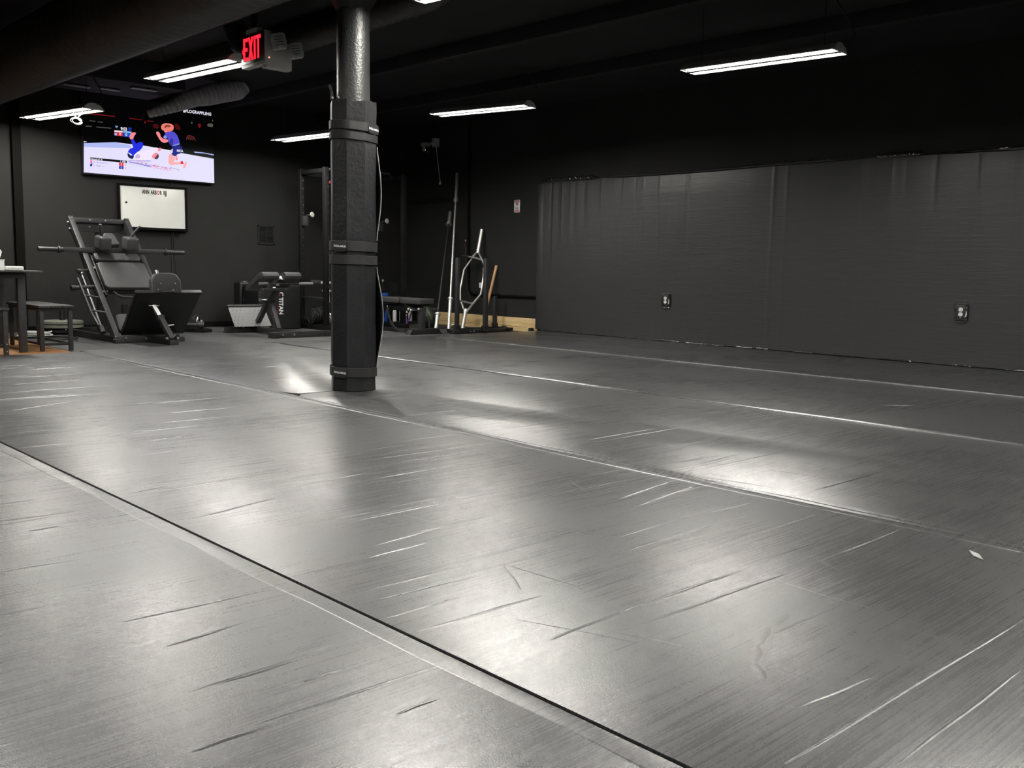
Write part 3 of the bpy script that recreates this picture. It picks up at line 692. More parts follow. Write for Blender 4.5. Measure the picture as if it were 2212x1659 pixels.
b = MB(); spiral(b, [(4.05, 4.62, 2.74), (4.05, 4.78, 2.60), (4.05, 5.1, 2.52), (4.05, 7.3, 2.48), (4.05, 7.6, 2.58), (4.05, 7.72, 2.74)], .095, .09, .006, 28); tag(obj('branch_duct', b, duct_m, None, (4.05, 6, 2.5), ang=60), 'smaller dark round duct behind the EXIT sign, faintly lit red', 'duct')
for x0, x1, y, dx, lab in ((3.49, 3.745, 10.20, 0, 'pale ceiling plate farthest from the television duct'), (3.822, 4.02, 10.14, 0, 'pale ceiling plate between the two other plates'), (4.03, 4.29, 9.86, 0, 'pale ceiling plate nearest the EXIT sign')):
    b = MB(); b.box(((x0 + x1) / 2, y, 2.497), (x1 - x0, .07, .012), .003); tag(obj('ceiling_plate', b, copper, None, ((x0 + x1) / 2, y, 2.5)), lab, 'ceiling plate', 'pale plates on the ceiling')
# coiled white cord below the far light
b = MB(); pts = [(3.50, 9.74, 2.185), (3.497, 9.74, 2.17), (3.478, 9.75, 2.148)]
for k in range(30): a = k * .42 + 1.2; pts.append((3.443 + .048 * math.cos(a) + .004 * math.sin(k), 9.75 + .018 * math.sin(a * .5), 2.10 + .026 * math.sin(a) - .0006 * k))
pts += [(3.42, 9.75, 2.145), (3.415, 9.75, 2.18)]
b.tube(pts, .006, 8); tag(obj('coiled_cord', b, white_p, None, (3.44, 9.75, 2.1)), 'coiled white cord hanging from the light beside the television', 'cord')

# ------------------------------------------------------------------ television
TVP = {
 'floor':[(4.033,2.058),(4.378,2.104),(4.692,2.097),(5.152,2.058),(5.577,2.027),(5.577,1.735),(4.023,1.738)],
 'band':[(4.033,2.058),(4.378,2.104),(4.557,2.087),(4.556,2.053),(4.032,2.018)],
 'red1':[(4.065,2.393),(4.387,2.395),(4.386,2.385),(4.065,2.381)],'red2':[(4.552,2.393),(4.7,2.393),(4.7,2.386),(4.552,2.385)],'red3':[(4.757,2.39),(4.836,2.392),(4.836,2.384),(4.757,2.381)],
 'g1':[(4.102,2.313),(4.169,2.317),(4.165,2.307),(4.105,2.306)],'g2':[(4.192,2.312),(4.252,2.314),(4.248,2.306),(4.192,2.305)],'g3':[(4.061,2.252),(4.127,2.256),(4.123,2.246),(4.06,2.241)],'g4':[(4.177,2.255),(4.342,2.259),(4.341,2.251),(4.176,2.245)],
 'w1':[(4.034,2.081),(4.072,2.077),(4.034,2.066)],
 'sbr':[(4.375,2.219),(4.471,2.221),(4.47,2.179),(4.375,2.18)],'sbrt':[(4.375,2.237),(4.47,2.24),(4.471,2.221),(4.375,2.219)],
 'sbb':[(4.478,2.222),(4.568,2.225),(4.55,2.177),(4.476,2.177)],'sbbt':[(4.478,2.24),(4.572,2.242),(4.568,2.225),(4.478,2.222)],
 'clk':[(4.535,2.286),(4.572,2.286),(4.569,2.252),(4.536,2.251)],'flag':[(4.376,2.207),(4.402,2.207),(4.401,2.18),(4.375,2.181)],
 'foot':[(4.543,2.188),(4.569,2.232),(4.618,2.24),(4.623,2.224),(4.595,2.19),(4.591,2.159),(4.552,2.151)],
 'shin':[(4.558,2.154),(4.592,2.164),(4.623,2.107),(4.616,2.059),(4.585,2.061)],
 'thigh':[(4.583,2.061),(4.621,2.113),(4.665,2.137),(4.697,2.135),(4.703,2.112),(4.697,2.08),(4.655,2.031),(4.632,2.02),(4.593,1.981),(4.571,1.957),(4.527,1.994),(4.524,2.019),(4.551,2.051)],
 'short':[(4.525,2.014),(4.516,1.98),(4.522,1.954),(4.539,1.94),(4.581,1.932),(4.594,1.981),(4.568,1.958)],'stripe':[(4.531,2.006),(4.569,1.982),(4.561,1.97),(4.527,1.994)],
 'torso':[(4.593,1.984),(4.633,2.029),(4.712,2.032),(4.799,2.076),(4.857,2.095),(4.879,2.084),(4.886,2.063),(4.841,2.042),(4.822,2.009),(4.796,1.979),(4.781,1.941),(4.68,1.93),(4.58,1.933)],
 'tsh':[(4.603,1.961),(4.632,1.998),(4.667,1.981),(4.66,1.953),(4.61,1.942)],
 'hand':[(4.877,2.084),(4.919,2.097),(4.916,2.067),(4.878,2.045)],'head':[(4.797,1.986),(4.841,2.03),(4.872,2.033),(4.888,2.001),(4.876,1.967),(4.846,1.954),(4.81,1.966)],
 'hair1':[(4.832,1.968),(4.858,1.995),(4.874,2.021),(4.889,2.0),(4.876,1.965),(4.848,1.954)],'shadow':[(4.518,1.914),(4.788,1.936),(4.788,1.926),(4.517,1.909)],
 'face':[(4.956,2.298),(5.001,2.3),(5.001,2.282),(4.96,2.276)],
 'hair2':[(4.918,2.332),(4.93,2.361),(4.959,2.379),(4.996,2.386),(5.048,2.383),(5.073,2.367),(5.077,2.343),(5.067,2.312),(5.038,2.295),(5.001,2.286),(4.957,2.295),(4.932,2.3)],
 'curl':[(4.958,2.33),(4.973,2.359),(5.003,2.37),(5.04,2.36),(5.032,2.341),(4.995,2.348),(4.973,2.324)],
 'torso2':[(4.963,2.246),(4.971,2.275),(5.001,2.289),(5.061,2.3),(5.105,2.276),(5.134,2.222),(5.149,2.16),(5.094,2.139),(5.042,2.12),(5.009,2.167),(4.999,2.212)],
 'tsh2':[(5.044,2.22),(5.066,2.208),(5.057,2.137),(5.042,2.12),(5.013,2.168)],'sleeve':[(4.941,2.22),(4.967,2.25),(4.994,2.218),(4.966,2.199)],
 'arm':[(4.853,2.264),(4.884,2.281),(4.909,2.255),(4.913,2.22),(4.955,2.197),(5.001,2.201),(5.007,2.174),(4.957,2.151),(4.914,2.168),(4.886,2.209)],
 'shorts2':[(5.048,2.12),(5.148,2.152),(5.178,2.113),(5.175,2.071),(5.137,2.044),(5.108,2.037),(5.091,2.005),(5.032,2.034),(5.042,2.093)],
 'sp2':[(5.041,2.09),(5.057,2.095),(5.052,2.048),(5.037,2.043)],'belt':[(5.057,2.137),(5.144,2.17),(5.146,2.156),(5.06,2.127)],
 'leg':[(5.011,2.032),(5.041,2.031),(5.087,2.004),(5.075,1.962),(5.056,1.943),(5.15,1.947),(5.182,1.963),(5.187,1.931),(5.119,1.922),(5.029,1.9),(5.001,1.924),(5.003,1.984)],
 'leg2':[(5.105,2.036),(5.117,1.966),(5.081,1.968)],'ankle':[(5.15,1.958),(5.18,1.964),(5.187,1.929),(5.149,1.927)],'foot2':[(5.218,1.964),(5.23,1.955),(5.209,1.883),(5.177,1.882),(5.191,1.93)],
 'logo1':[(4.524,1.903),(4.587,1.901),(4.743,1.88),(4.837,1.874),(4.779,1.859),(4.636,1.881),(4.538,1.89)],'logo2':[(4.772,1.883),(4.852,1.893),(4.903,1.88),(4.851,1.858),(4.786,1.863)],
 'logo3':[(4.837,1.86),(4.998,1.853),(5.072,1.84),(4.998,1.841),(4.851,1.851)],'logo4':[(5.013,1.879),(5.14,1.858),(5.102,1.842),(5.125,1.856),(5.021,1.871)],'logo5':[(4.616,1.918),(4.766,1.907),(4.751,1.895),(4.616,1.909)],'logo6':[(4.91,1.881),(4.998,1.871),(4.991,1.856),(4.902,1.863)],
 'lt':[(4.099,1.909),(4.509,1.908),(4.506,1.882),(4.098,1.885)],'fl1':[(4.098,1.878),(4.121,1.877),(4.114,1.844),(4.094,1.846)],'fl2':[(4.095,1.838),(4.12,1.845),(4.113,1.811),(4.091,1.811)],
 'rb':[(4.417,1.879),(4.468,1.879),(4.467,1.845),(4.416,1.845)],'bb':[(4.416,1.843),(4.467,1.843),(4.466,1.809),(4.414,1.809)],
 'cr1':[(4.82,2.349),(4.864,2.364),(4.9,2.351),(4.892,2.312),(4.827,2.311)],'cr2':[(5.085,2.386),(5.108,2.399),(5.159,2.366),(5.158,2.324),(5.099,2.324)],'cr3':[(5.381,2.42),(5.405,2.431),(5.421,2.41),(5.403,2.374),(5.382,2.388)],'cr4':[(5.494,2.426),(5.53,2.448),(5.574,2.443),(5.574,2.403),(5.505,2.405)],'cr5':[(4.723,2.379),(4.737,2.384),(4.742,2.357),(4.727,2.348)],'cr6':[(5.291,2.434),(5.309,2.439),(5.312,2.419),(5.295,2.409)],'cr7':[(5.562,2.495),(5.575,2.49),(5.575,2.472),(5.565,2.47)],
 'dkg':[(5.184,2.114),(5.577,2.08),(5.577,2.027),(5.152,2.058)],'lb':[(5.32,2.09),(5.452,2.09),(5.577,2.08),(5.577,2.068),(5.452,2.079),(5.332,2.077)],'line':[(4.692,2.1),(5.153,2.067),(5.152,2.058),(4.692,2.092)]}
PAL = {'k': (3, 3, 4), 'w': (240, 238, 252), 'fl': (229, 224, 252), 'bd': (176, 188, 244), 'rd': (120, 20, 28), 'gy': (84, 80, 74), 'r': (224, 46, 66), 'b': (28, 92, 205), 'lr': (236, 214, 224), 'lbl': (150, 190, 240),
       'sk': (250, 140, 150), 'blu': (36, 50, 225), 'nv': (26, 30, 78), 'tw': (244, 232, 254), 'ts': (200, 180, 232), 'hd': (70, 62, 76), 'pu': (150, 140, 215), 'hr': (236, 128, 112), 'cu': (128, 56, 58), 't2': (84, 78, 206), 't3': (52, 50, 150), 'sl': (140, 152, 226), 'pk': (252, 176, 176), 'n2': (40, 44, 134), 'lg': (240, 184, 222), 'lv': (150, 140, 216), 'dr': (70, 12, 18), 'dg': (10, 22, 18), 'pp': (250, 110, 170), 'rr': (232, 30, 70), 'bb': (30, 50, 170)}
USE = [('floor', 'fl'), ('band', 'bd'), ('red1', 'rd'), ('red2', 'rd'), ('red3', 'rd'), ('g1', 'gy'), ('g2', 'gy'), ('g3', 'gy'), ('g4', 'gy'), ('w1', 'w'), ('cr1', 'dr'), ('cr2', 'dr'), ('cr3', 'rd'), ('cr4', 'gy'), ('cr5', 'rd'), ('cr6', 'gy'), ('cr7', 'gy'), ('dkg', 'dg'), ('lb', 'bd'), ('line', 'w'),
       ('sbr', 'r'), ('sbrt', 'lr'), ('sbb', 'b'), ('sbbt', 'lbl'), ('clk', 'bb'), ('flag', 'lbl'), ('shadow', 'lv'), ('logo1', 'lv'), ('logo2', 'lg'), ('logo3', 'lg'), ('logo4', 'lv'), ('logo5', 'lg'), ('logo6', 'lg'),
       ('torso', 'tw'), ('tsh', 'ts'), ('hand', 'sk'), ('head', 'sk'), ('hair1', 'hd'), ('foot', 'sk'), ('shin', 'blu'), ('thigh', 'blu'), ('short', 'nv'), ('stripe', 'w'), ('leg2', 'sk'), ('face', 'sk'), ('arm', 'sk'), ('torso2', 't2'), ('tsh2', 't3'), ('sleeve', 'sl'), ('hair2', 'hr'), ('curl', 'cu'), ('shorts2', 'n2'), ('sp2', 'w'), ('belt', 'sl'), ('leg', 'pk'), ('ankle', 'r'), ('foot2', 'pk'), ('lt', 'k'), ('fl1', 'pp'), ('fl2', 'bb'), ('rb', 'rr'), ('bb', 'bb')]
tx0, tx1, tz0, tz1, ty = 4.023, 5.578, 1.735, 2.612, 11.22
t = thing('television', 'large wall-mounted television showing a grappling match', 'television', (4.8, YW, 1.7))
b = MB(); b.box(((tx0 + tx1) / 2, ty + .025, (tz0 + tz1) / 2), (tx1 - tx0 + .024, .045, tz1 - tz0 + .03), .006); obj('cabinet', b, pm('tv_black', (.008, .008, .009), .3), t)
b = MB(); b.box(((tx0 + tx1) / 2, YW - .02, 2.15), (.5, .05, .4), .004); obj('wall_mount', b, trimp, t)
SOFT = 'foot shin thigh short torso tsh hand head hair1 hair2 curl torso2 tsh2 sleeve arm shorts2 leg leg2 foot2 cr1 cr2 cr3 cr4 cr5 cr6 cr7 face logo2'.split()
def soft(P, it=2):
    for _ in range(it):
        Q = []
        for (ax_, az), (bx2, bz) in zip(P, P[1:] + P[:1]): Q += [(ax_ * .78 + bx2 * .22, az * .78 + bz * .22), (ax_ * .22 + bx2 * .78, az * .22 + bz * .78)]
        P = Q
    return P
keys = list(PAL); pmats = [em('screen_' + k, srgb(*PAL[k])) for k in keys]
b = MB(); b.add([(tx0, ty, tz0), (tx1, ty, tz0), (tx1, ty, tz1), (tx0, ty, tz1)], [(0, 1, 2, 3)], keys.index('k'))
for i, (nm, col) in enumerate(USE):
    yy = ty - .0006 - .00005 * i; P = soft(TVP[nm]) if nm in SOFT else TVP[nm]; b.add([(x, yy, z) for x, z in P], [tuple(range(len(P)))], keys.index(col))
yy = ty - .0048
def tvt(s, x, z, size, col, bold=0., sx=1., rot=0., sp=1.): b.text(s, size, fr((x, yy, z), (1, 0, 0), (0, 0, 1)) @ M.Rotation(rot, 4, 'Z'), bold, 0, keys.index(col), sx, 'LEFT', sp)
tvt('#FLOGRAPPLING', 5.196, 2.538, .0505, 'w', .0012, .88, -.0, 1.06); tvt('9:53', 4.446, 2.247, .046, 'w', .0016, .95)
tvt('Round of 16', 4.11, 1.887, .024, 'w', .0006); tvt('1  0:00', 4.43, 1.887, .022, 'w', .0008)
tvt('K. Ruotolo', 4.132, 1.852, .026, 'lv', .0002, 1.05); tvt('USA', 4.258, 1.853, .017, 'lv'); tvt('L. Giles', 4.132, 1.816, .026, 'lv', .0002, 1.05); tvt('AUS', 4.222, 1.817, .017, 'lv')
tvt('0', 4.428, 2.186, .042, 'w', .0005); tvt('0', 4.498, 2.186, .042, 'w', .0005); tvt('0', 4.434, 1.851, .03, 'lr', .001); tvt('0', 4.433, 1.815, .03, 'lbl', .001); tvt('0', 4.482, 1.85, .03, 'pp'); tvt('0', 4.482, 1.814, .03, 'pp')
tvt('RICA', 5.106, 2.068, .037, 'w', .0015, .95); 
def stroke(pts, w, col):
    vs = []
    for i, (x, z) in enumerate(pts):
        a = pts[max(0, i - 1)]; c = pts[min(len(pts) - 1, i + 1)]; dx, dz = c[0] - a[0], c[1] - a[1]; l = math.hypot(dx, dz) or 1
        vs += [(x - dz / l * w, yy, z + dx / l * w), (x + dz / l * w, yy, z - dx / l * w)]
    b.add(vs, [(2 * i, 2 * i + 1, 2 * i + 3, 2 * i + 2) for i in range(len(pts) - 1)], keys.index(col))
stroke([(5.228, 2.222), (5.232, 2.25), (5.25, 2.272), (5.275, 2.276), (5.30, 2.268), (5.325, 2.258), (5.338, 2.236), (5.345, 2.216)], .0018, 'cu')
for x in (5.245, 5.268, 5.292, 5.316): stroke([(x - .010, 2.222), (x - .002, 2.262), (x + .008, 2.262), (x + .006, 2.225)], .0018, 'cu')
stroke([(4.386, 2.283), (4.416, 2.283)], .004, 'lbl'); stroke([(4.392, 2.268), (4.41, 2.268)], .0025, 'lbl')
for k in range(9): a = 4.62 + k * .048; stroke([(a, 1.90 - .005 * k), (a + .016, 1.905 - .005 * k), (a + .024, 1.893 - .005 * k)], .0022, 'nv' if k % 3 else 'lv')
for k in range(12): a = 4.54 + k * .04; stroke([(a, 1.876 - .0035 * k), (a + .012, 1.874 - .0035 * k)], .002, 'lv')
obj('screen', b, pmats, t, ang=180)
b = MB(); b.tube([(5.06, 11.27, 1.745), (5.062, 11.285, 1.70), (5.06, 11.288, 1.664)], .006, 8); tag(obj('television_cable', b, wire_m, None, (5.06, 11.28, 1.7)), 'short black cable stub between the television and the whiteboard', 'cable')
for pts, lab in (([(5.058, 11.292, 1.12), (5.055, 11.292, .8), (5.05, 11.29, .5), (5.06, 11.28, .25), (5.07, 11.27, FL + .008)], 'thicker black cable hanging down the far wall below the whiteboard'), ([(5.08, 11.293, 1.12), (5.08, 11.29, .9), (5.11, 11.292, .6), (5.115, 11.28, .3), (5.12, 11.27, FL + .006)], 'thinner black cable hanging down the far wall below the whiteboard')):
    b = MB(); b.tube(pts, .006 if 'thicker' in lab else .004, 8); tag(obj('television_cable', b, wire_m, None, (5.06, 11.28, .3)), lab, 'cable')

# ------------------------------------------------------------------ whiteboard
wx0, wx1, wz0, wz1 = 4.437, 5.222, 1.150, 1.632
t = thing('whiteboard', 'black-framed whiteboard headed ANN ARBOR BJJ on the far wall', 'whiteboard', (4.83, YW, 1.15))
b = MB()
for x in (wx0 - .012, wx1 + .012): b.box((x, YW - .02, (wz0 + wz1) / 2), (.024, .04, wz1 - wz0 + .048), .003)
for z in (wz0 - .012, wz1 + .012): b.box(((wx0 + wx1) / 2, YW - .02, z), (wx1 - wx0, .04, .024), .003)
obj('frame', b, trimp, t)
b = MB(); b.box(((wx0 + wx1) / 2, YW - .016, (wz0 + wz1) / 2), (wx1 - wx0, .016, wz1 - wz0), .001); bd = obj('board', b, board_m, t)
b = MB(); b.box(((wx0 + wx1) / 2 + .02, YW - .055, wz0 - .012), (wx1 - wx0 - .1, .07, .018), .004); b.box(((wx0 + wx1) / 2 + .02, YW - .09, wz0 - .005), (wx1 - wx0 - .1, .006, .03), .002); obj('tray', b, trimp, t)
b = MB(); x = 4.70
for body, mi in (('ANN', 0), ('ARB', 0), ('O', 1), ('R', 0), ('BJJ', 0)):
    if body in ('ARB', 'BJJ'): x += .014
    n0 = len(b.v); b.text(body, .066, fr((x, YW - .0247, 1.553), (1, 0, 0), (0, 0, 1)), .0026, .0003, mi, .58, 'LEFT', 1.02)
    x = max(v[0] for v in b.v[n0:]) + .0035
for k in range(8): b.box((4.765 + k * .0155, YW - .0245, 1.535), (.011, .0006, .004), 0, None, 2)
obj('lettering', b, [ink, red_ink, white_g], bd)
b = MB(); b.lathe([(.0125, 0), (.0125, .006), (.0105, .009)], (4.51, YW - .0245, 1.44), (0, -1, 0), 16); tag(obj('round_magnet', b, ink, None, (4.51, YW - .025, 1.44)), 'small round black magnet on the whiteboard', 'magnet')

# ------------------------------------------------------------------ leg press
xl, xr, xm = 3.65, 4.235, 3.9425
t = thing('leg_press_machine', 'large black sled leg press and hack squat machine with grey pads', 'leg press machine', (xm, 9.9, FL))
up = V((0, -1, 1)).normalized(); al = V((0, 1, 1.017)).normalized()
def sl(x, s, o): # point on the rail slope: s along it from the foot, o out of its face
    return V((x, 9.46, .02)) + al * s + up * o
for x in (xl, xr):
    b = MB(); b.bar(sl(x, -.02, -.01), sl(x, 1.66, -.01), .052, .085, up, .004); r_ = obj('guide_rail', b, steel_g, t)
    s = -1 if x == xl else 1
    b = MB(); b.tube([sl(x + s * .10, .88, .0), sl(x + s * .10, .16, -.02)], .0125, 12); b.cyl(sl(x + s * .10, .84, 0), sl(x + s * .10, .90, 0), .022); obj('guide_rod', b, rod_m, r_)
    b = MB(); b.cyl(sl(x + s * .10, .16, -.02), sl(x + s * .10, .08, -.022), .027); obj('end_stop', b, rubber, r_)
    bolts(t, [sl(x, 1.62, .033)], up)
b = MB(); b.bar((xl, 10.615, 1.185), (xr, 10.615, 1.185), .05, .05); b.box((xm, 10.66, 1.12), (xr - xl, .03, .11), .004); obj('top_crossbar', b, steel_g, t)
bolts(t, [(xm - .1, 10.59, 1.19), (xm + .06, 10.59, 1.19)], (0, -1, 0)); bolts(t, [(xm - .09, 10.64, 1.12), (xm + .01, 10.64, 1.12)], (0, -1, 0), .009); bolts(t, [(xl - .026, 10.6, 1.16), (xl - .026, 10.56, 1.09)], (-1, 0, 0))
b = MB(); b.bar((xm + .035, 10.72, 0), (xm + .035, 10.72, 1.15), .07, .07, (0, 1, 0)); obj('rear_post', b, steel, t)
b = MB()
for x in (xl, xr): b.bar((x, 9.42, .0), (x, 10.93, .0), .06, .06)
b.bar((xl - .06, 10.90, .0), (xr + .06, 10.90, .0), .07, .06); b.bar((xl - .03, 9.42, .0), (xr + .03, 9.42, .0), .07, .065); b.bar((xm, 9.42, .0), (xm + .06, 9.0, .0), .07, .07)
obj('base_frame', b, steel, t)
for p in ((xl - .0, 9.40, -.02), (xr + .01, 9.36, -.02), (xm + .065, 8.985, -.02), (xl - .05, 10.9, -.02), (xr + .05, 10.9, -.02)):
    b = MB(); b.box(p, (.085, .075, .06), .008); obj('rubber_foot', b, rubber, t)
bolts(t, [(xl - .035, 9.42, .0), (xl - .03, 9.40, .03), (xl + .06, 9.385, .02), (xm - .03, 9.385, .005), (xm + .01, 9.385, .005), (xr - .03, 9.385, .03), (xr + .03, 9.38, .02)], (0, -1, 0)); bolts(t, [(xl - .03, 10.75, .02)], (-1, -1, 0))
for x in (3.628, 4.30):
    b = MB(); b.cyl((x, 10.9, .03), (x, 10.9, .275), .028); obj('plate_peg', b, steel, t)
b = MB(); b.lathe([(.17, 0), (.17, .03), (.05, .034)], (3.628, 10.9, FL + .02)); obj('peg_base', b, rubber, t)
# carriage
b = MB(); b.bar((3.44, 10.24, .868), (4.47, 10.24, .868), .048, .05); obj('carriage_bar', b, steel_g, t)
for s, (x0, x1) in ((-1, (3.44, 3.202)), (1, (4.47, 4.716))):
    b = MB(); b.cyl((x0, 10.24, .868), (x1, 10.24, .868), .024); b.cyl((x0 + s * .03, 10.24, .868), (x0 + s * .05, 10.24, .868), .036); obj('weight_sleeve', b, steel_g, t)
def spad(name, x, w, s, h, o, th, r, taper=0, parent=None):
    p = rp(w, h, r); p = [(a * (1 - taper * (bb / h + .5)), bb) for a, bb in p]
    b = MB(); b.prism(p, th, fr(sl(x, s, o), (1, 0, 0), al), .016, seg=3); return obj(name, b, uphol, t)
spad('back_pad', 3.955, .50, .775, .365, .02, .055, .05); spad('upper_back_pad', 3.945, .475, 1.035, .105, .02, .055, .03); spad('headrest', 3.95, .165, 1.295, .172, .02, .055, .03, .35)
b = MB()
for x in (xl + .065, xr - .065): b.bar(sl(x, .55, .0), sl(x, 1.15, .0), .025, .03, up)
for s in (.60, .93, 1.12): b.bar(sl(xl + .03, s, .0), sl(xr - .03, s, .0), .03, .025, up)
b.bar(sl(3.95, 1.1, 0), sl(3.95, 1.36, 0), .05, .02, up); obj('carriage_frame', b, steel, t)
bolts(t, [sl(xl + .07, 1.02, .03), sl(xl + .07, .955, .03), sl(xl + .07, .58, .03)], up, .009)
for i, (x, hx0, hx1) in enumerate(((3.793, 3.793, 3.771), (4.075, 4.083, 4.186))):
    b = MB(); b.box((x, 10.11, .942), (.122, .17, .142), .026, M.Rotation(.15, 3, 'X'), seg=3); sp = obj('shoulder_pad', b, uphol, t)
    b = MB(); b.tube([(hx0, 10.14, 1.0), ((hx0 + hx1) / 2, 10.13, 1.07), (hx1, 10.11, 1.128)], .0135, 12); hd = obj('handle', b, rubber, t)
    b = MB(); b.cyl((hx1, 10.11, 1.126), (hx1 + (hx1 - hx0) * .03, 10.108, 1.133), .0145); obj('handle_cap', b, bolt_m, hd)
b = MB(); b.tube([(3.755, 9.77, .455), (3.775, 9.75, .43), (3.82, 9.74, .405), (3.95, 9.74, .398), (4.1, 9.74, .405), (4.14, 9.75, .43), (4.16, 9.77, .455)], .012, 10); obj('lower_bar', b, steel_g, t)
# safety lever on the near side
b = MB(); b.tube([(3.44, 9.855, .585), (3.44, 9.70, .435), (3.44, 9.554, .294), (3.44, 9.51, .255), (3.44, 9.44, .21), (3.44, 9.345, .148)], .0125, 12)
for y0, z0 in ((9.69, .425), (9.53, .285)): b.tube([(3.44, y0, z0), (3.56, y0 - .05, z0 - .02)], .009, 8)
obj('safety_lever', b, steel_g, t)
b = MB(); b.cyl((3.40, 9.9, .488), (3.62, 9.94, .50), .02); b.cyl((3.39, 9.9, .488), (3.43, 9.905, .49), .026); obj('weight_horn', b, rubber, t)
b = MB(); b.sphere((3.50, 9.98, .655), .025); b.cyl((3.50, 9.98, .655), (3.6, 10.0, .67), .008); obj('pull_knob', b, rubber, t)
b = MB(); b.prism(rp(.16, .2, .04), .05, fr((3.79, 9.62, .13), (1, 0, 0), V((0, .5, .86))), .014); obj('heel_pad', b, uphol, t)
# footplate, tipped towards the camera
fo = V((xm + .07, 9.46, .045)); fa = V((0, -.40, .425)).normalized(); fn = V((0, .425, .40)).normalized(); FH = .585
F = fr(fo, (1, 0, 0), fa)
b = MB(); b.prism([(-.315, 0), (.315, 0), (.325, FH), (-.325, FH)], .012, F, .003)
for k in (.07, .21, .36): b.box(F @ V((0, k, -.016)), (.56, .014, .03), .002, F.to_3x3())
for x in (-.31, .31): b.box(F @ V((x, FH / 2, -.008)), (.014, FH, .04), .002, F.to_3x3())
b.box(F @ V((0, FH, -.004)), (.665, .02, .04), .004, F.to_3x3()); fp = obj('footplate', b, steel, t)
b = MB(); pw = [(-.155, 0), (.155, 0), (.150, .13), (.11, .185), (.06, .20), (-.06, .20), (-.11, .185), (-.150, .13)]
Fp = fr((3.985, 9.04, .462), (1, 0, 0), V((0, .12, 1))); b.prism(pw, -.055, Fp, .018, seg=3); cp = obj('calf_pad', b, uphol, t)
b = MB(); b.prism([(x * .86, y * .9 + .008) for x, y in pw], .004, Fp @ M.Translation((0, 0, .001)), .001); obj('backing_board', b, rubber, cp)
bolts(t, [Fp @ V((x, y, .004)) for x, y in ((-.06, .095), (.085, .095), (-.09, .035), (.06, .035))], (0, -1, 0), .009)
b = MB(); b.tube([Fp @ V((-.07, .012, .03)), Fp @ V((-.02, .016, .03)), Fp @ V((.05, .016, .03)), Fp @ V((.07, .012, .03))], [.008, .014, .014, .008], 10); obj('roller', b, rubber, cp)
b = MB(); b.bar((4.005, 9.0, .02), (3.945, 9.14, .24), .055, .05, (1, 0, 0)); b.box((3.95, 9.13, .225), (.066, .06, .05), .004); pst = obj('support_post', b, steel_g, t)
b = MB(); b.bar((3.948, 9.135, .23), (3.905, 9.18, .345), .04, .036, (1, 0, 0)); b.cyl((3.855, 9.17, .34), (3.96, 9.17, .34), .008); obj('inner_post', b, satin, pst)
b = MB(); b.cyl((3.99, 9.1, .145), (4.08, 9.12, .15), .007); obj('lock_pin', b, bolt_m, pst)
for p in ((3.95, 9.0, .03), (4.06, 9.0, .03)):
    b = MB(); b.cyl(p, (p[0], p[1] - .02, p[2]), .013, None, 10); obj('pivot_bolt', b, bolt_m, t)
# plates on the machine's rear peg
for k, lab in enumerate(('lower grey bumper plate lying on the peg behind the slatted bench', 'upper grey bumper plate lying on the peg behind the slatted bench')):
    z = .0312 + k * .0415
    t2 = thing('bumper_plate', lab, 'weight plate', (3.628, 10.9, z), 'bumper plates behind the bench')
    b = MB(); b.lathe([(.030, 0), (.10, .0), (.104, .003), (.2, .003), (.212, .008), (.212, .033), (.2, .038), (.104, .038), (.1, .041), (.030, .041)], (3.628, 10.9, z), n=48); obj('disc', b, bumper, t2)
    b = MB(); b.lathe([(.0302, .001), (.044, .0015), (.044, .0408), (.0302, .0412)], (3.628, 10.9, z), n=24); obj('hub', b, bolt_m, t2)

# landmine pivot and cable attachments beside the press
t = thing('landmine_pivot', 'black floor-standing bar holder with a swivel tube, beside the leg press', 'bar holder', (5.0, 10.55, FL))
b = MB(); b.prism([(4.86, 10.64), (4.99, 10.36), (5.12, 10.42), (5.22, 10.84), (5.0, 10.95)], .035, M.Translation((0, 0, FL)), .004); obj('base_plate', b, steel, t)
b = MB(); b.cyl((4.83, 10.5, .055), (4.985, 10.44, .05), .026); b.cyl((4.965, 10.447, .05), (5.02, 10.43, .046), .042); obj('swivel_tube', b, steel_g, t)
b = MB(); b.tube([(4.955, 10.5, .07), (4.94, 10.52, .13), (4.985, 10.53, .16), (5.03, 10.54, .14), (5.045, 10.54, .09)], .011, 10); obj('handle', b, steel_g, t)
b = MB(); b.bar((4.955, 10.46, .08), (4.98, 10.48, .14), .02, .012, (0, 1, 0)); b.cyl((5.02, 10.50, .085), (5.04, 10.49, .085), .02); obj('clevis', b, chrome, t)
for k in range(2):
    b = MB(); z = FL + .037 + k * .022; b.lathe([(.03, 0), (.085, 0), (.09, .004), (.09, .016), (.085, .02), (.03, .02)], (5.02, 10.70, z)); tag(obj('weight_plate', b, rubber, None, (5.02, 10.70, z)), ('small black plate lying at the bottom of the short stack beside the leg press', 'small black plate lying on top of the short stack beside the leg press')[k], 'weight plate')

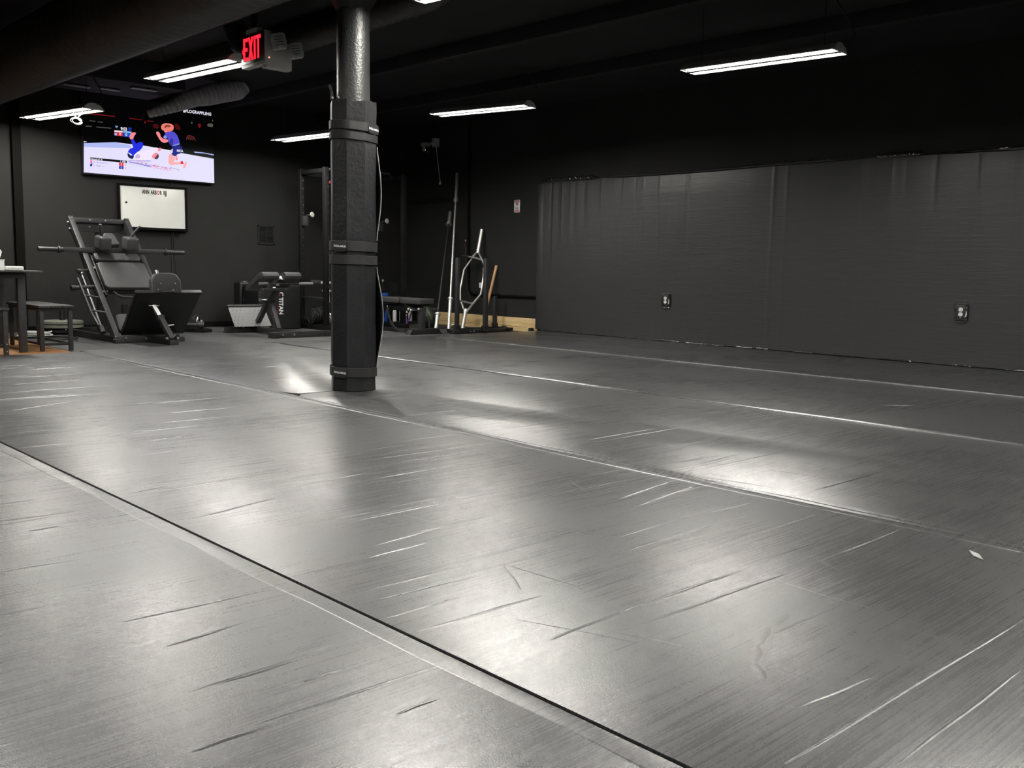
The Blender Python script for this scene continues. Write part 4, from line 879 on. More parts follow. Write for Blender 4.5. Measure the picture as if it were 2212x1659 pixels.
# ------------------------------------------------------------------ table, benches, things on them
t = thing('tall_table', 'tall dark table with slim top and square legs, holding the tissue box', 'table', (2.1, 9.1, FL))
b = MB(); b.box((2.05, 9.12, .660), (1.40, .86, .014), .003); obj('table_top', b, table_w, t)
b = MB(); b.box((2.05, 8.80, .626), (1.14, .022, .05), .002); b.box((2.05, 9.42, .626), (1.14, .022, .05), .002); b.box((2.60, 9.12, .626), (.022, .6, .05), .002); b.box((1.48, 9.12, .626), (.022, .6, .05), .002); obj('apron', b, steel, t)
for x, y in ((2.612, 8.83), (2.612, 9.40), (1.48, 8.83), (1.48, 9.40)):
    b = MB(); b.bar((x, y, FL + .001), (x, y, .652), .062, .045, (0, 1, 0)); obj('leg', b, steel_g, t)
def bench(nm, lab, x0, x1, y0, y1, z, parts_lab=None):
    t = thing(nm, lab, 'bench', ((x0 + x1) / 2, (y0 + y1) / 2, FL)); w = x1 - x0
    b = MB(); n = 3; pw_ = w / n
    for k in range(n): b.box((x0 + pw_ * (k + .5), (y0 + y1) / 2, z - .011), (pw_ - .004, y1 - y0, .022), .003)
    obj('seat', b, table_w, t)
    b = MB(); b.bar((x0 + .025, y0 + .03, z - .036), (x0 + .025, y1 - .03, z - .036), .02, .026); b.bar((x1 - .025, y0 + .03, z - .036), (x1 - .025, y1 - .03, z - .036), .02, .026)
    for y in (y0 + .03, y1 - .03): b.bar((x0 + .02, y, z - .036), (x1 - .02, y, z - .036), .02, .026)
    obj('frame', b, steel, t)
    for x in (x0 + .028, x1 - .028):
        for y in (y0 + .04, y1 - .06):
            b = MB(); b.bar((x, y, FL + .005), (x, y, z - .022), .034, .034, (0, 1, 0)); obj('leg', b, steel_g, t)
        b = MB(); b.bar((x, y0 + .04, .03), (x, y1 - .06, .03), .018, .02); obj('stretcher', b, steel, t)
    for y in (y0 + .04, y1 - .06):
        b = MB(); b.bar((x0 + .03, y, .03), (x1 - .03, y, .03), .018, .022); obj('stretcher', b, steel, t)
    return t
bench('slatted_bench', 'long low dark slatted bench whose end stands at the mat edge', 2.735, 3.03, 8.78, 9.72, .368)
t = thing('stool', 'low dark stool with arched apron under the tall table', 'stool', (2.3, 8.75, FL))
b = MB(); b.box((2.27, 8.77, .352), (.36, .34, .022), .004); obj('seat', b, table_w, t)
b = MB()
for y in (8.63, 8.91):
    pts = [(-.15, 0), (.15, 0), (.15, -.09), (.12, -.05), (.06, -.028), (-.06, -.028), (-.12, -.05), (-.15, -.09)]
    b.prism([(x, y2) for x, y2 in pts], .018, fr((2.27, y + .009, .341), (1, 0, 0), (0, 0, 1)), .001)
obj('arched_apron', b, steel, t)
for x in (2.12, 2.42):
    for y in (8.63, 8.91): b = MB(); b.bar((x, y, FL + .005), (x, y, .342), .036, .036, (0, 1, 0)); lg = obj('leg', b, steel_g, t); bolts(lg, [(x, y - .018, .0), (x, y - .018, .06)], (0, -1, 0), .006, 'screw')
b = MB(); b.bar((2.12, 8.63, .05), (2.42, 8.63, .05), .016, .02); b.bar((2.12, 8.91, .05), (2.42, 8.91, .05), .016, .02); obj('stretcher', b, steel, t)
t = thing('tissue_box', 'white tissue box with a tissue sticking up on the tall table', 'tissue box', (2.40, 8.76, .667))
b = MB(); b.box((2.39, 8.76, .710), (.13, .12, .084), .003); b.box((2.39, 8.76, .7535), (.138, .128, .008), .002); obj('box', b, white_p, t)
b = MB(); rnd = random.Random(2); vs = []; fs = []
for i in range(9):
    for j in range(7):
        u = i / 8 - .5; s = j / 6; vs.append((2.405 + u * (.05 + .06 * s) , 8.76 + .016 * math.sin(u * 9 + s * 2) + .01 * s, .757 + s * (.072 + .02 * math.sin(u * 7))))
for i in range(8):
    for j in range(6): a = i * 7 + j; fs.append((a, a + 1, a + 8, a + 7))
b.add(vs, fs); obj('tissue', b, paper, t)
t = thing('wipes_pack', 'flat white soft pack lying on the tall table beside the tissue box', 'pack', (2.535, 8.76, .667))
b = MB(); b.box((2.535, 8.76, .6865), (.145, .1, .037), .012, seg=3); obj('pack', b, paper, t)
b = MB(); b.tube([(2.475, 8.7095, .676), (2.51, 8.709, .692), (2.55, 8.709, .684), (2.59, 8.7095, .690)], .002, 6); obj('crease', b, white_g, t)
# cords on the floor behind the bench
rnd = random.Random(5)
def coil(cxx, cyy, rx, ry, turns, r, m, lab, z0):
    b = MB(); pts = []
    for k in range(turns * 16):
        a = k * PI / 8; q = 1 + .12 * math.sin(a * .37); pts.append((cxx + rx * q * math.cos(a), cyy + ry * q * math.sin(a), z0 + r + .0012 * k * (r / .008) + .002 * math.sin(a * 1.3)))
    b.tube(pts, r, 8); tag(obj('extension_cord', b, m, None, (cxx, cyy, z0)), lab, 'cable')
coil(3.22, 10.50, .14, .20, 3, .008, white_p, 'white cable coiled loosely on the floor behind the slatted bench', FL + .001)
coil(3.30, 10.05, .16, .2, 2, .007, rubber, 'black cable looped on the rubber floor behind the slatted bench', FL + .001)

# ------------------------------------------------------------------ back extension bench
xc = 5.57
t = thing('back_extension_bench', 'black back extension bench with two rounded pads and a silver tread footplate', 'exercise bench', (xc, 9.75, FL))
b = MB(); b.bar((xc, 9.26, .005), (xc, 10.28, .005), .055, .06); obj('main_beam', b, steel_g, t)
b = MB(); b.bar((5.26, 9.28, .0), (5.93, 9.25, .0), .05, .062); fb = obj('front_foot_beam', b, steel_g, t)
b = MB(); b.bar((5.235, 10.26, .0), (5.80, 10.24, .0), .05, .062); rb = obj('rear_foot_beam', b, steel_g, t)
b = MB(); b.box((5.265, 9.27, -.003), (.075, .12, .064), .006); obj('end_cap', b, rubber, fb)
for par, x, y in ((fb, 5.925, 9.25), (rb, 5.245, 10.26), (rb, 5.79, 10.24)):
    b = MB(); b.prism([(-.05, 0), (.05, 0), (.032, .066), (-.032, .066)], .07, fr((x, y + .035, FL + .001), (1, 0, 0), (0, 0, 1)), .004); obj('end_cap', b, rubber, par)
bolts(t, [(5.36, 9.248, .0), (5.50, 9.245, .0)], (0, -1, 0)); bolts(t, [(5.41, 10.228, .02)], (0, -1, 0))
b = MB(); b.bar((xc, 10.22, .03), (xc, 9.93, .335), .055, .05, (0, 1, 1)); obj('rear_strut', b, steel_g, t)
b = MB(); b.bar((xc, 9.70, .03), (xc, 9.87, .335), .055, .05, (0, -1, 1)); obj('front_strut', b, steel_g, t)
b = MB(); b.box((xc, 9.885, .345), (.075, .12, .035), .004); obj('joint_plate', b, steel, t)
b = MB(); b.bar((xc, 9.86, .345), (xc, 9.61, .60), .05, .05, (0, -1, 1)); ms = obj('mast', b, steel_g, t)
b = MB(); b.box((xc, 9.60, .607), (.056, .052, .012), .003, M.Rotation(.78, 3, 'X')); obj('mast_cap', b, chrome, ms)
b = MB(); b.cyl((xc - .03, 9.89, .352), (xc - .11, 9.90, .355), .009); b.sphere((xc - .115, 9.9, .355), .018); obj('adjust_knob', b, chrome, t)
for dx, y, z in ((-.05, 9.60, .60), (-.075, 9.60, .615), (-.06, 9.64, .53), (-.09, 9.66, .495)):
    b = MB(); b.cyl((xc + dx, y, z), (xc + dx + .03, y - .01, z), .011); obj('pin', b, bolt_m, ms)
for cxp in (5.395, 5.675):
    # rounded thigh pad, its board sloping down behind
    b = MB(); prof = [(-.055, .0), (-.066, .028), (-.052, .056), (-.018, .07), (.025, .064), (.10, .028), (.33, -.095), (.352, -.122), (.338, -.148), (.30, -.146), (.10, -.04), (.02, -.006), (-.02, -.016)]
    wid = .205
    b.prism(prof, wid, M(((0, 0, 1, cxp - wid / 2), (1, 0, 0, 9.60), (0, 1, 0, .605), (0, 0, 0, 1))), .012, seg=2); obj('thigh_pad', b, uphol, t)
b = MB(); b.cyl((5.27, 9.585, .545), (5.95, 9.585, .548), .008); hb = obj('handle_bar', b, steel, t)
for x0, x1 in ((5.27, 5.375), (5.765, 5.95)):
    b = MB(); b.cyl((x0, 9.585, .546), (x1, 9.585, .547), .015); obj('grip', b, grip_m, hb)
b = MB(); b.bar((5.30, 9.62, .478), (5.65, 9.62, .482), .02, .032); b2_ = obj('cross_bracket', b, steel_g, t)
bolts(b2_, [(5.335, 9.61, .478), (5.61, 9.61, .482)], (0, -1, 0), .007)
fpl = [(-.235, 0), (.235, 0), (.228, .285), (-.228, .285)]
F = fr((5.49, 10.13, .035), (1, 0, 0), V((0, .17, .22)))
b = MB(); b.prism(fpl, .005, F, .001); ft = obj('footplate', b, diamond, t, label='silver tread-pattern footplate')
b = MB(); b.box(F @ V((0, .290, -.0)), (.475, .022, .04), .004, F.to_3x3()); obj('footplate_lip', b, rubber, ft)
b = MB(); b.bar((5.73, 10.14, .02), (5.73, 10.14, .055), .012, .05, (0, 1, 0)); b.bar((5.49, 10.31, .02), (5.49, 10.345, .2), .05, .04, (0, 1, 0)); obj('footplate_stay', b, steel, ft)

# ------------------------------------------------------------------ soft boxes
def softbox(lab, x0, x1, y0, y1, z1, lx, lz, size, vert):
    t = thing('plyo_box', lab, 'jump box', ((x0 + x1) / 2, (y0 + y1) / 2, FL))
    b = MB(); b.box(((x0 + x1) / 2, (y0 + y1) / 2, (FL + .002 + z1) / 2), (x1 - x0, y1 - y0, z1 - FL - .002), .022, seg=3); bd = obj('cover', b, pm('soft_box_vinyl', (.008, .008, .009), .4, 0, .2, 6, .3, 20), t)
    yy = y0 - .0015; b = MB()
    F = fr((lx, yy, lz), (0, 0, -1), (1, 0, 0)) if vert else fr((lx, yy, lz), (1, 0, 0), (0, 0, 1))
    b.text('TITAN', size, F, .0022, .0004, 0, .92, 'LEFT', 1.0)
    # round emblem before the word
    ro = F @ V((-size * .42, size * .36, 0)); ex = F.to_3x3() @ V((1, 0, 0)); ey = F.to_3x3() @ V((0, 1, 0)); k = size
    for i in range(9):
        a, c = math.radians(50 + i * 28), math.radians(50 + (i + 1) * 28)
        q = [ro + (ex * math.cos(g) + ey * math.sin(g)) * rr for g, rr in ((a, .40 * k), (c, .40 * k), (c, .24 * k), (a, .24 * k))]
        b.add([v + V((0, -.0003, 0)) for v in q], [(0, 1, 2, 3)], 0 if i < 6 else 1)
    if vert: b.text('FITNESS', size * .30, F @ M.Translation((size * 1.35, -size * .38, 0)), .0003, .0003, 1, 1.25)
    obj('lettering', b, [white_ink, pm('dark_red_ink', (.25, .012, .012), .6)], t)
softbox('black soft jump box with TITAN printed down its front, behind the back extension bench', 5.72, 6.30, 10.42, 10.80, .512, 5.995, .36, .078, True)
softbox('black soft jump box with TITAN across it, half hidden behind the silver footplate', 5.69, 6.0, 10.815, 10.99, .535, 5.78, .295, .062, False)
b = MB(); b.box((5.78, 10.88, .542), (.06, .05, .012), .004); tag(obj('strap_buckle', b, chrome, None, (5.78, 10.88, .54)), 'small chrome buckle lying on top of the half hidden jump box', 'buckle')

# ------------------------------------------------------------------ power rack
rack_m = pm('rack_black_paint', (.005, .005, .0055), .5, 0, .2, 30, .1, 400, .25)
t = thing('power_rack', 'tall black power rack with cable pulley, behind the padded column', 'power rack', (7.0, 10.3, FL))
RX, RY = (6.43, 7.60), (10.06, 10.62)
def upright(x, y, z1):
    b = MB(); b.bar((x, y, FL), (x, y, z1), .058, .058, (0, 1, 0), .003); u = obj('upright', b, rack_m, t)
    c = MB()
    for k in range(14): c.cyl((x - .0005 + .012, y - .0296, .5 + k * .1), (x + .012, y - .028, .5 + k * .1), .0105, None, 10)
    obj('hole_row', c, ink, u)
for x in RX:
    for y in RY: upright(x, y, 1.935 if y > 10.3 else 1.93)
    b = MB(); b.bar((x, RY[0] - .1, FL + .03), (x, RY[1] + .1, FL + .03), .06, .06); obj('base_beam', b, rack_m, t)
    b = MB(); b.bar((x, RY[0], .352), (x, RY[1], .352), .03, .03); bolts(t, [(x - .018, RY[1] - .02, .352), (x - .018, RY[0] + .03, .352)], (-1, 0, 0), .009); obj('side_bar', b, steel_g, t)
    b = MB(); b.bar((x, RY[0], 1.895), (x, RY[1], 1.895), .04, .05); obj('top_beam', b, rack_m, t)
b = MB(); b.bar((RX[0], RY[1], 1.88), (RX[1], RY[1], 1.88), .05, .05); b.bar((RX[0], RY[1], FL + .04), (RX[1], RY[1], FL + .04), .05, .06); obj('rear_beam', b, rack_m, t)
b = MB(); b.tube([(RX[0], RY[0] + .25, 1.905), (RX[0] + .2, RY[0] + .05, 1.93), (RX[1] - .2, RY[0] + .05, 1.93), (RX[1], RY[0] + .25, 1.905)], .016, 12); obj('pull_up_bar', b, steel_g, t)
b = MB(); b.tube([(6.44, 10.49, 1.87), (6.52, 10.40, 1.885), (6.62, 10.2, 1.895), (6.7, 10.05, 1.89)], .017, 12); obj('multi_grip', b, steel_g, t)
for x, y, z in ((6.455, 10.585, 1.325), (7.60, 10.585, 1.30)):
    b = MB(); b.box((x, y, z - .02), (.075, .075, .12), .004); b.cyl((x + .02, y - .03, z + .05), (x + .05, y - .10, z + .05), .01); hk = obj('bar_hook', b, steel_g, t)
    b = MB(); b.lathe([(.012, 0), (.032, .006), (.034, .018), (.028, .024)], (x + .05, y - .08, z + .055), (.3, -.9, .1)); obj('knob', b, white_g, hk)
b = MB(); b.box((6.62, 10.34, .018), (.42, .42, .02), .003); obj('tray', b, rack_m, t)
for x in (6.52, 6.58):
    b = MB(); b.cyl((x, 10.24, .02), (x, 10.24, 1.74), .012); obj('guide_rod', b, satin, t)
b = MB(); b.prism([(-.12, -.03), (.1, .05), (.12, .085), (-.12, .01)], .05, fr((6.62, 10.22, 1.75), (1, -.3, 0), (0, 0, 1)), .006); obj('pulley_cover', b, red_p, t, label='dark red pulley cover')
b = MB(); b.box((6.55, 10.24, .545), (.13, .05, .03), .005); b.box((6.545, 10.22, .445), (.11, .05, .022), .004); b.tube([(6.52, 10.2, .60), (6.52, 10.19, .56), (6.56, 10.18, .545)], .008, 8); obj('carriage', b, white_g, t)
b = MB(); b.bar((6.55, 10.215, .44), (6.56, 10.215, .30), .035, .03, (0, 1, 0)); obj('pull_strap', b, white_g, t)
b = MB(); b.bar((6.46, 10.45, .555), (6.56, 10.24, .55), .02, .04); obj('low_cross_plate', b, steel_g, t)
b = MB(); b.bar((6.80, 10.22, FL), (6.80, 10.22, 1.6), .05, .09, (0, 1, 0)); obj('pulley_post', b, rack_m, t)
b = MB(); b.cyl((6.485, 10.14, .150), (6.79, 10.14, .150), .008); b.bar((6.79, 10.14, .150), (6.79, 10.2, .150), .02, .02); obj('collar_peg', b, rack_m, t)
b = MB(); b.tube([(6.40, 10.27, .20), (6.42, 10.25, .235), (6.47, 10.23, .242), (6.505, 10.22, .225), (6.52, 10.21, .18)], .006, 8); obj('pull_handle', b, steel_g, t)
for k in range(6): # plates standing on edge inside the rack
    x = 6.155 + .038 * k if k < 2 else 6.24 + .036 * (k - 2); y = 10.79 if k < 2 else 10.375; r = .095; z = r + (FL + .003 if k < 2 else .0305)
    x += .33 if k < 2 else .185
    t2 = thing('weight_plate', ['dark plate standing behind the TITAN printed box, first of the row', 'dark plate standing behind the TITAN printed box, second of the row', 'dark plate standing inside the rack, nearest its upright', 'dark plate standing inside the rack, second from its upright', 'dark plate standing inside the rack, third from its upright', 'dark plate standing inside the rack, fourth from its upright'][k], 'weight plate', (x, y, z - r), 'plates standing in the power rack')
    b = MB(); b.lathe([(.025, -.013), (.06, -.013), (.064, -.009), (.082, -.009), (.086, -.014), (.095, -.012), (.095, .012), (.086, .014), (.064, .009), (.06, .013), (.025, .013)], (x, y, z), (1, 0, 0), 32); pd = obj('disc', b, steel_g, t2)
    b = MB(); b.lathe([(.014, -.016), (.026, -.0155), (.026, .0155), (.014, .016)], (x, y, z), (1, 0, 0), 20); obj('hub', b, chrome, t2)
for k in range(4): # chrome spring collars hung on a peg
    x = 6.50 + .026 * k; y = 10.14; z = .112
    b = MB(); pts = [(x + .004 * math.sin(a * .5), y + .045 * math.cos(a), z + .06 * math.sin(a)) for a in [i * .4 for i in range(33)]]
    b.tube(pts, .0065, 8); tag(obj('spring_collar', b, chrome, None, (x, y, FL)), ['chrome spring collar hanging in the rack, nearest the standing plates', 'chrome spring collar hanging in the rack, second from the standing plates', 'chrome spring collar hanging in the rack, third from the standing plates', 'chrome spring collar hanging in the rack, closest to the padded column'][k], 'spring collar', 'spring collars in the power rack')
b = MB(); b.cyl((6.60, 9.90, FL + .005), (6.60, 9.90, .13), .008); b.sphere((6.60, 9.90, .135), .012); tag(obj('upright_pin', b, chrome, None, (6.6, 9.9, FL)), 'thin chrome pin standing upright against the column side of the rack', 'pin')

# ------------------------------------------------------------------ flat weight bench
t = thing('weight_bench', 'black adjustable weight bench with two vinyl pads, right behind the padded column', 'weight bench', (7.12, 9.5, FL))
b = MB(); b.prism(rp(.25, .385, .03), .068, M.Translation((7.155, 9.195, .318)), .014, seg=3); obj('seat_pad', b, uphol, t)
b = MB(); b.prism(rp(.25, .75, .03), .068, M.Translation((7.155, 9.79, .318)), .014, seg=3); obj('back_pad', b, uphol, t)
b = MB(); b.bar((7.155, 9.10, .27), (7.155, 10.02, .25), .06, .07); b.box((7.155, 9.2, .31), (.16, .3, .012), .002); b.box((7.155, 9.8, .31), (.16, .6, .012), .002); obj('frame', b, steel, t)
b = MB(); b.prism([(-.245, 0), (.245, 0), (.21, .058), (-.20, .058)], .10, fr((7.11, 9.06, FL + .001), (1, 0, 0), (0, 0, 1)), .006); obj('front_foot', b, steel, t)
b = MB(); b.bar((7.11, 9.95, FL + .025), (7.11, 9.0, FL + .025), .05, .04); b.bar((6.90, 9.95, FL + .03), (7.36, 9.95, FL + .03), .06, .05); b.bar((7.13, 9.94, .0), (7.15, 9.86, .25), .05, .05); obj('base', b, steel, t)
b = MB(); b.bar((7.10, 9.03, .01), (7.11, 9.04, .28), .062, .075, (0, 1, 0)); obj('front_post', b, steel_g, t)
b = MB(); b.tube([(7.13, 8.985, .185), (7.155, 8.975, .17), (7.165, 8.97, .12), (7.168, 8.97, .04)], .012, 10); obj('side_handle', b, steel_g, t)
b = MB(); b.bar((7.05, 9.30, .31), (7.05, 9.05, .24), .01, .01); pts = [(7.06, 9.657, .264), (7.06, 9.637, .175), (7.06, 9.60, .086), (7.06, 9.52, .02), (7.06, 9.43, -.015), (7.06, 9.30, -.012)]
for p, q in zip(pts, pts[1:]): b.bar(p, q, .012, .034, (0, .6, .8), .002)
for k in range(9):
    i = min(4, int(k * 5 / 9)); p = V(pts[i]).lerp(V(pts[i + 1]), k * 5 / 9 - i); b.box(p + V((-.0, .012, .014)), (.013, .012, .012), .002)
obj('ladder', b, steel_g, t)
for p, r in (((7.05, 9.22, .255), .017), ((7.04, 9.16, .245), .014), ((7.06, 9.66, .27), .012), ((7.06, 9.04, .262), .014)):
    b = MB(); b.sphere(p, r, 12); b.cyl(p, (p[0] + .05, p[1], p[2]), r * .5); obj('adjust_knob', b, white_g if r > .013 else bolt_m, t)
b = MB(); b.bar((7.06, 9.17, .225), (7.04, 9.20, .125), .018, .014, (1, 0, 0)); obj('pop_pin_lever', b, steel_g, t)
b = MB(); b.cyl((7.20, 8.965, .275), (7.30, 8.97, .262), .006); obj('release_bar', b, chrome, t)

# ------------------------------------------------------------------ shelf with bottles and basket
t = thing('low_shelf', 'low black storage shelf in the corner behind the weight bench', 'shelf', (8.05, 10.85, FL))
b = MB(); b.box((8.05, 10.88, -.016), (.74, .42, .036), .004); obj('shelf_board', b, steel, t)
b = MB(); b.box((8.05, 10.88, .336), (.74, .42, .018), .003); obj('shelf_board', b, steel, t)
for x in (7.70, 8.40):
    for y in (10.69, 11.07): b = MB(); b.bar((x, y, FL + .001), (x, y, .33), .02, .02, (0, 1, 0)); obj('post', b, steel, t)
def bottle(nm, lab, x, y, h, r, m, cap, capm, z=.0025, cat='bottle', group=None):
    t = thing(nm, lab, cat, (x, y, z), group)
    b = MB(); b.lathe([(r * .9, 0), (r, .006), (r, h * .62), (r * .9, h * .7), (r * .4, h * .8), (r * .4, h * .84)], (x, y, z)); obj('body', b, m, t)
    b = MB()
    if cap == 'spray':
        b.cyl((x, y, z + h * .84), (x, y, z + h * .9), r * .42); b.box((x - .006, y - .004, z + h * .95), (.055, .022, h * .1), .006); b.bar((x - .03, y - .004, z + h * .93), (x - .024, y - .004, z + h * .80), .008, .01, (0, 1, 0), .002)
    else: b.cyl((x, y, z + h * .84), (x, y, z + h), r * .5)
    obj('spray_head' if cap == 'spray' else 'cap', b, capm, t); return t
t = thing('foam_roller', 'blue foam roller standing on end on the low shelf', 'foam roller', (7.875, 10.85, .0025))
b = MB(); b.lathe([(.022, 0), (.046, 0), (.049, .006), (.050, .15), (.054, .29), (.056, .312), (.053, .318), (.022, .318)], (7.875, 10.85, .0025), n=32); obj('foam', b, blue_p, t)
b = MB(); b.lathe([(.012, .001), (.0221, .002), (.0221, .316), (.012, .3165)], (7.875, 10.85, .0025), n=24); obj('core', b, rubber, t)
b = MB(); b.lathe([(.026, 0), (.058, 0), (.060, .006), (.060, .040), (.057, .046), (.026, .046)], (7.875, 10.85, .3455), n=32); tag(obj('tape_roll', b, blue_p, None, (7.875, 10.85, .3455)), 'blue roll lying on the top board of the low shelf', 'roll')
bottle('spray_bottle', 'white spray bottle nearest the blue roller on the low shelf', 7.985, 10.76, .21, .027, white_p, 'spray', white_p)
bottle('spray_bottle', 'white spray bottle second from the blue roller on the low shelf', 8.095, 10.76, .20, .022, white_p, 'cap', white_p)
t = thing('spray_bottle', 'purple cone-shaped spray bottle with a white head, on the floor before the low shelf', 'bottle', (7.995, 10.52, FL + .001))
b = MB(); b.lathe([(.046, 0), (.048, .005), (.034, .04), (.022, .075), (.014, .105), (.014, .125)], (7.995, 10.52, FL + .001)); obj('body', b, purple_p, t)
b = MB(); b.cyl((7.995, 10.52, .09), (7.995, 10.52, .11), .014); b.box((7.99, 10.517, .145), (.06, .022, .03), .006); b.cyl((7.995, 10.52, .095), (7.995, 10.52, .098), .009); obj('spray_head', b, white_p, t)
bottle('jar', 'small grey jar on the low shelf beside the purple spray bottle', 8.27, 10.78, .16, .03, white_g, 'cap', white_g, cat='jar')
t = thing('mesh_basket', 'black wire mesh basket on the low shelf', 'basket', (7.985, 10.86, .3455))
b = MB(); w, d, h = .13, .16, .185
for k in range(8):
    x = 7.985 - w / 2 + w * k / 7
    for y in (10.86 - d / 2, 10.86 + d / 2): b.bar((x, y, .347), (x, y, .347 + h), .004, .004, (0, 1, 0), 0)
for k in range(9):
    z = .349 + h * k / 8
    for y in (10.86 - d / 2, 10.86 + d / 2): b.bar((7.985 - w / 2, y, z), (7.985 + w / 2, y, z), .004, .004, (0, 0, 1), 0)
    for x in (7.985 - w / 2, 7.985 + w / 2): b.bar((x, 10.86 - d / 2, z), (x, 10.86 + d / 2, z), .004, .004, (0, 0, 1), 0)
obj('mesh_wall', b, steel_g, t)
b = MB(); b.box((7.985, 10.86, .347), (w, d, .003), 0); obj('bottom', b, steel, t)
t = thing('knob_stand', 'thin upright stand with a small pale knob on top of the low shelf', 'stand', (7.90, 10.92, .35))
b = MB(); b.cyl((7.90, 10.92, .346), (7.90, 10.92, .555), .006); obj('stem', b, wire_m, t)
b = MB(); b.sphere((7.90, 10.92, .567), .016, 12); b.cyl((7.90, 10.92, .55), (7.90, 10.92, .567), .011); obj('knob', b, white_g, t)
t = thing('exercise_ball', 'black rubber slam ball with a green band, on the floor by the bare pine board', 'ball', (7.92, 9.88, FL))
b = MB(); b.sphere((7.90, 9.92, .108), .142, 32); obj('ball', b, rubber, t)
b = MB(); b.lathe([(.1405, -.018), (.1432, -.012), (.1432, .012), (.1405, .018)], (7.90, 9.92, .108), V((.85, -.3, .25)), 40); obj('band', b, green_r, t)
for i, (x, y, lab) in enumerate(((8.12, 9.62, 'chrome clip on the floor between the ball and the tall barbell'), (8.06, 9.70, 'chrome clip lying against the slam ball'))):
    b = MB(); b.tube([(x + .03 * math.cos(a), y + .03 * math.sin(a), FL + .014 + .012 * (k % 5) / 4) for k, a in enumerate([j * .5 for j in range(22)])], .006, 8); b.tube([(x + .02, y, FL + .03), (x + .06, y - .05, FL + .05)], .008, 8)
    tag(obj('collar_clip', b, chrome, None, (x, y, FL)), lab, 'collar clip', 'collar clips by the barbells')

# ------------------------------------------------------------------ bars leaning on the wall
def barbell(lab, p, q, shaft_m, sl0, sl1, rs, rsl):
    p, q = V(p), V(q); d = (q - p).normalized(); L = (q - p).length
    t = thing('barbell', lab, 'barbell', tuple(p), 'barbells leaning on the wall')
    b = MB(); b.cyl(p + d * (sl0 - .01), q - d * (sl1 - .01), rs, None, 16); obj('shaft', b, shaft_m, t)
    for a, c, s in ((p, p + d * sl0, 1), (q, q - d * sl1, -1)):
        b = MB(); b.cyl(a, c, rsl, None, 20); b.cyl(c - d * s * .0, c + d * s * .022, rsl * 1.5, None, 20); b.cyl(c - d * s * .035, c - d * s * .02, rsl * 1.15, None, 20); obj('sleeve', b, satin, t)
barbell('tall chrome barbell leaning on the wall, the longest bar', (7.872, 9.45, -.030), (8.555, 10.13, 2.03), satin, .42, .40, .0145, .023)
barbell('dark-shafted barbell with chrome sleeves leaning on the wall behind the weight bench', (7.83, 9.66, -.030), (8.55, 10.26, 1.515), steel_g, .20, .19, .014, .027)
t = thing('trap_bar', 'chrome hexagonal trap bar standing on end against the wall', 'trap bar', (8.17, 9.52, FL))
HL = [(8.469, 9.605, .965), (8.453, 9.659, .914), (8.438, 9.69, .863), (8.4, 9.778, .737), (8.32, 9.762, .468), (8.281, 9.71, .341), (8.242, 9.583, .209)]
HR = [(8.469, 9.567, .965), (8.445, 9.483, .887), (8.421, 9.399, .806), (8.375, 9.357, .652), (8.307, 9.33, .427), (8.268, 9.441, .296), (8.235, 9.524, .185)]
b = MB(); b.tube(HL, .0145, 12); b.tube(HR, .0145, 12); obj('hex_frame', b, satin, t)
for a, c in (((8.56, 9.611, 1.27), (8.47, 9.586, .955)), ((8.170, 9.528, -.032), (8.245, 9.552, .225))):
    b = MB(); b.cyl(a, c, .026, None, 20); a, c = V(a), V(c); b.cyl(c.lerp(a, .10), c.lerp(a, .16), .033, None, 20); obj('sleeve', b, satin, t)
for P in (((8.440, 9.672, .905), (8.435, 9.47, .874)), ((8.276, 9.70, .325), (8.272, 9.45, .30))):
    p, q = V(P[0]), V(P[1]); o_ = V((-.09, .02, .01))
    b = MB(); b.tube([p, p.lerp(q, .05) + o_ * .15, q], .0125, 10); b.tube([p + V((0, .02, 0)), p + o_ + V((0, .02, 0))], .012, 10); b.tube([q, q + o_ * .6], .012, 10); hd = obj('handle', b, satin, t)
    b = MB(); b.cyl(p + o_ * .9 + V((0, .10, 0)), p + o_ * .9 + V((0, -.03, 0)), .0165); obj('grip', b, steel_g, hd)
p, q = V((8.42, 9.43, -.03)), V((8.575, 9.33, .80)); b = MB(); b.tube([p, p.lerp(q, .1), q - (q - p) * .01, q], [.015, .018, .019, .014], 14); tag(obj('wooden_rod', b, stick_m, None, tuple(p)), 'bare brown wooden rod leaning on the wall behind the sled', 'rod')
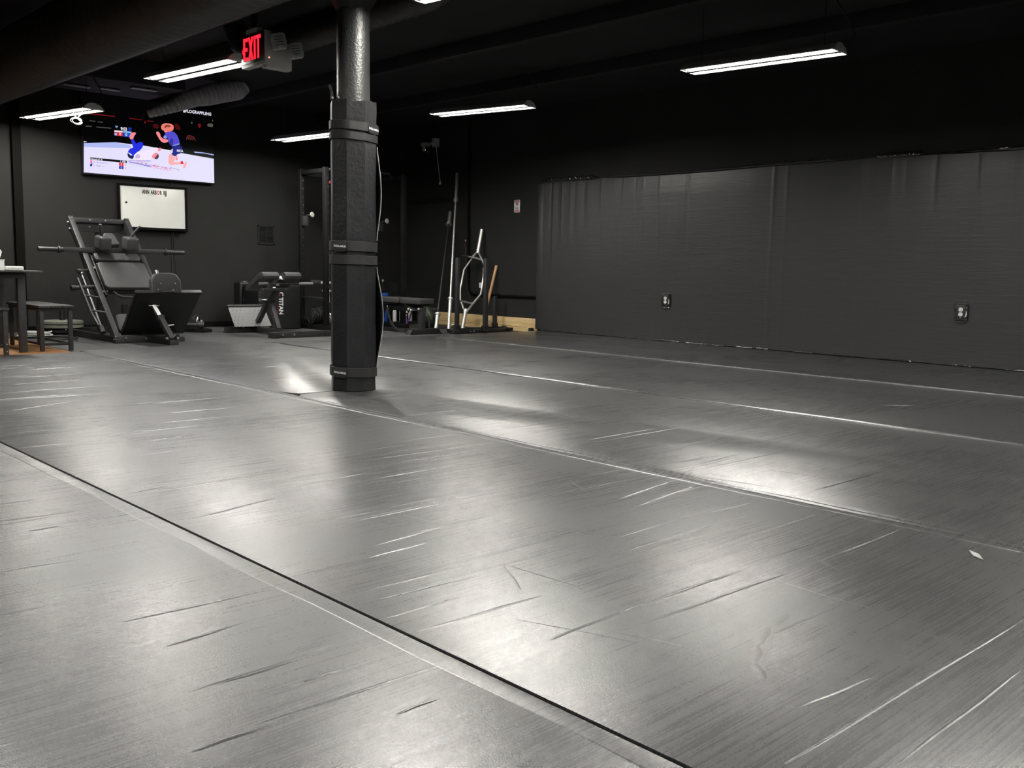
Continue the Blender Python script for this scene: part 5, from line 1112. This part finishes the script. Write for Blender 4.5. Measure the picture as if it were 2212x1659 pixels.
# sled with two tall posts
t = thing('push_sled', 'black push sled with two tall posts standing by the pine board', 'sled', (7.95, 9.0, FL))
b = MB(); b.bar((7.42, 8.84, FL + .022), (8.46, 8.93, FL + .022), .07, .04); b.bar((7.60, 9.12, FL + .022), (8.46, 9.215, FL + .022), .07, .04); b.prism([(7.42, 8.82), (7.52, 8.82), (7.68, 9.14), (7.58, 9.14)], .04, M.Translation((0, 0, FL + .004)), .003); obj('skid_frame', b, steel, t)
for x0, x1 in ((7.93, 7.97), (8.42, 8.44)): b = MB(); b.bar((x0, 8.86, FL + .03), (x1, 9.2, FL + .03), .06, .04); obj('cross_beam', b, steel, t)
for x, y, z1, w in ((7.628, 9.0, .882, .045), (7.915, 8.80, .882, .05), (8.442, 9.2, .402, .045)):
    b = MB(); b.bar((x, y, FL + .03), (x, y, z1), w, w, (0, 1, 0), .006); ps = obj('post' if z1 > .5 else 'loading_peg', b, steel_g, t)
    b = MB(); b.box((x, y, FL + .06), (w + .016, w + .016, .07), .004); obj('socket', b, steel, ps)
bolts(t, [(7.70, 8.828, FL + .025), (7.76, 8.832, FL + .025)], (0, -1, 0), .008)
for i, (pts, lab) in enumerate(((((7.84, 8.72), (7.95, 8.70), (7.97, 8.74), (7.86, 8.77)), 'small torn paper scrap in front of the nearer sled post'), (((7.98, 8.68), (8.16, 8.60), (8.22, 8.66), (8.1, 8.72), (8.0, 8.73)), 'larger torn paper scrap on the mat end beside the sled'))):
    b = MB(); b.prism(pts, .0012, M.Translation((0, 0, FL + .0012))); tag(obj('paper_scrap', b, paper, None, (pts[0][0], pts[0][1], FL)), lab, 'paper scrap', 'paper scraps by the sled')

# ------------------------------------------------------------------ camera, world, view
cam = bpy.data.cameras.new('camera'); co = bpy.data.objects.new('camera', cam); C.objects.link(co)
A = ((0.72515, -0.06866, 0.68516), (-0.68831, -0.10062, 0.71841), (0.01962, -0.99255, -0.12022))   # rows: world axes in camera space (x right, y down, z forward)
R = M(((A[0][0], -A[0][1], -A[0][2]), (A[1][0], -A[1][1], -A[1][2]), (A[2][0], -A[2][1], -A[2][2])))
q = R.to_quaternion(); co.rotation_mode = 'QUATERNION'; co.rotation_quaternion = q; co.location = (0, 0, .77)
cam.sensor_width = 36; cam.lens = 36 * 2067.73 / 2212; cam.clip_start = .02
bpy.context.scene.camera = co
w = bpy.data.worlds.new('world'); bpy.context.scene.world = w; w.use_nodes = True
w.node_tree.nodes['Background'].inputs[0].default_value = (.5, .52, .6, 1); w.node_tree.nodes['Background'].inputs[1].default_value = .0
vs_ = bpy.context.scene.view_settings
bpy.context.scene.display_settings.display_device = 'sRGB'
vs_.view_transform = 'Standard'; vs_.look = 'None'; vs_.exposure = 0; vs_.gamma = 1; vs_.use_curve_mapping = False
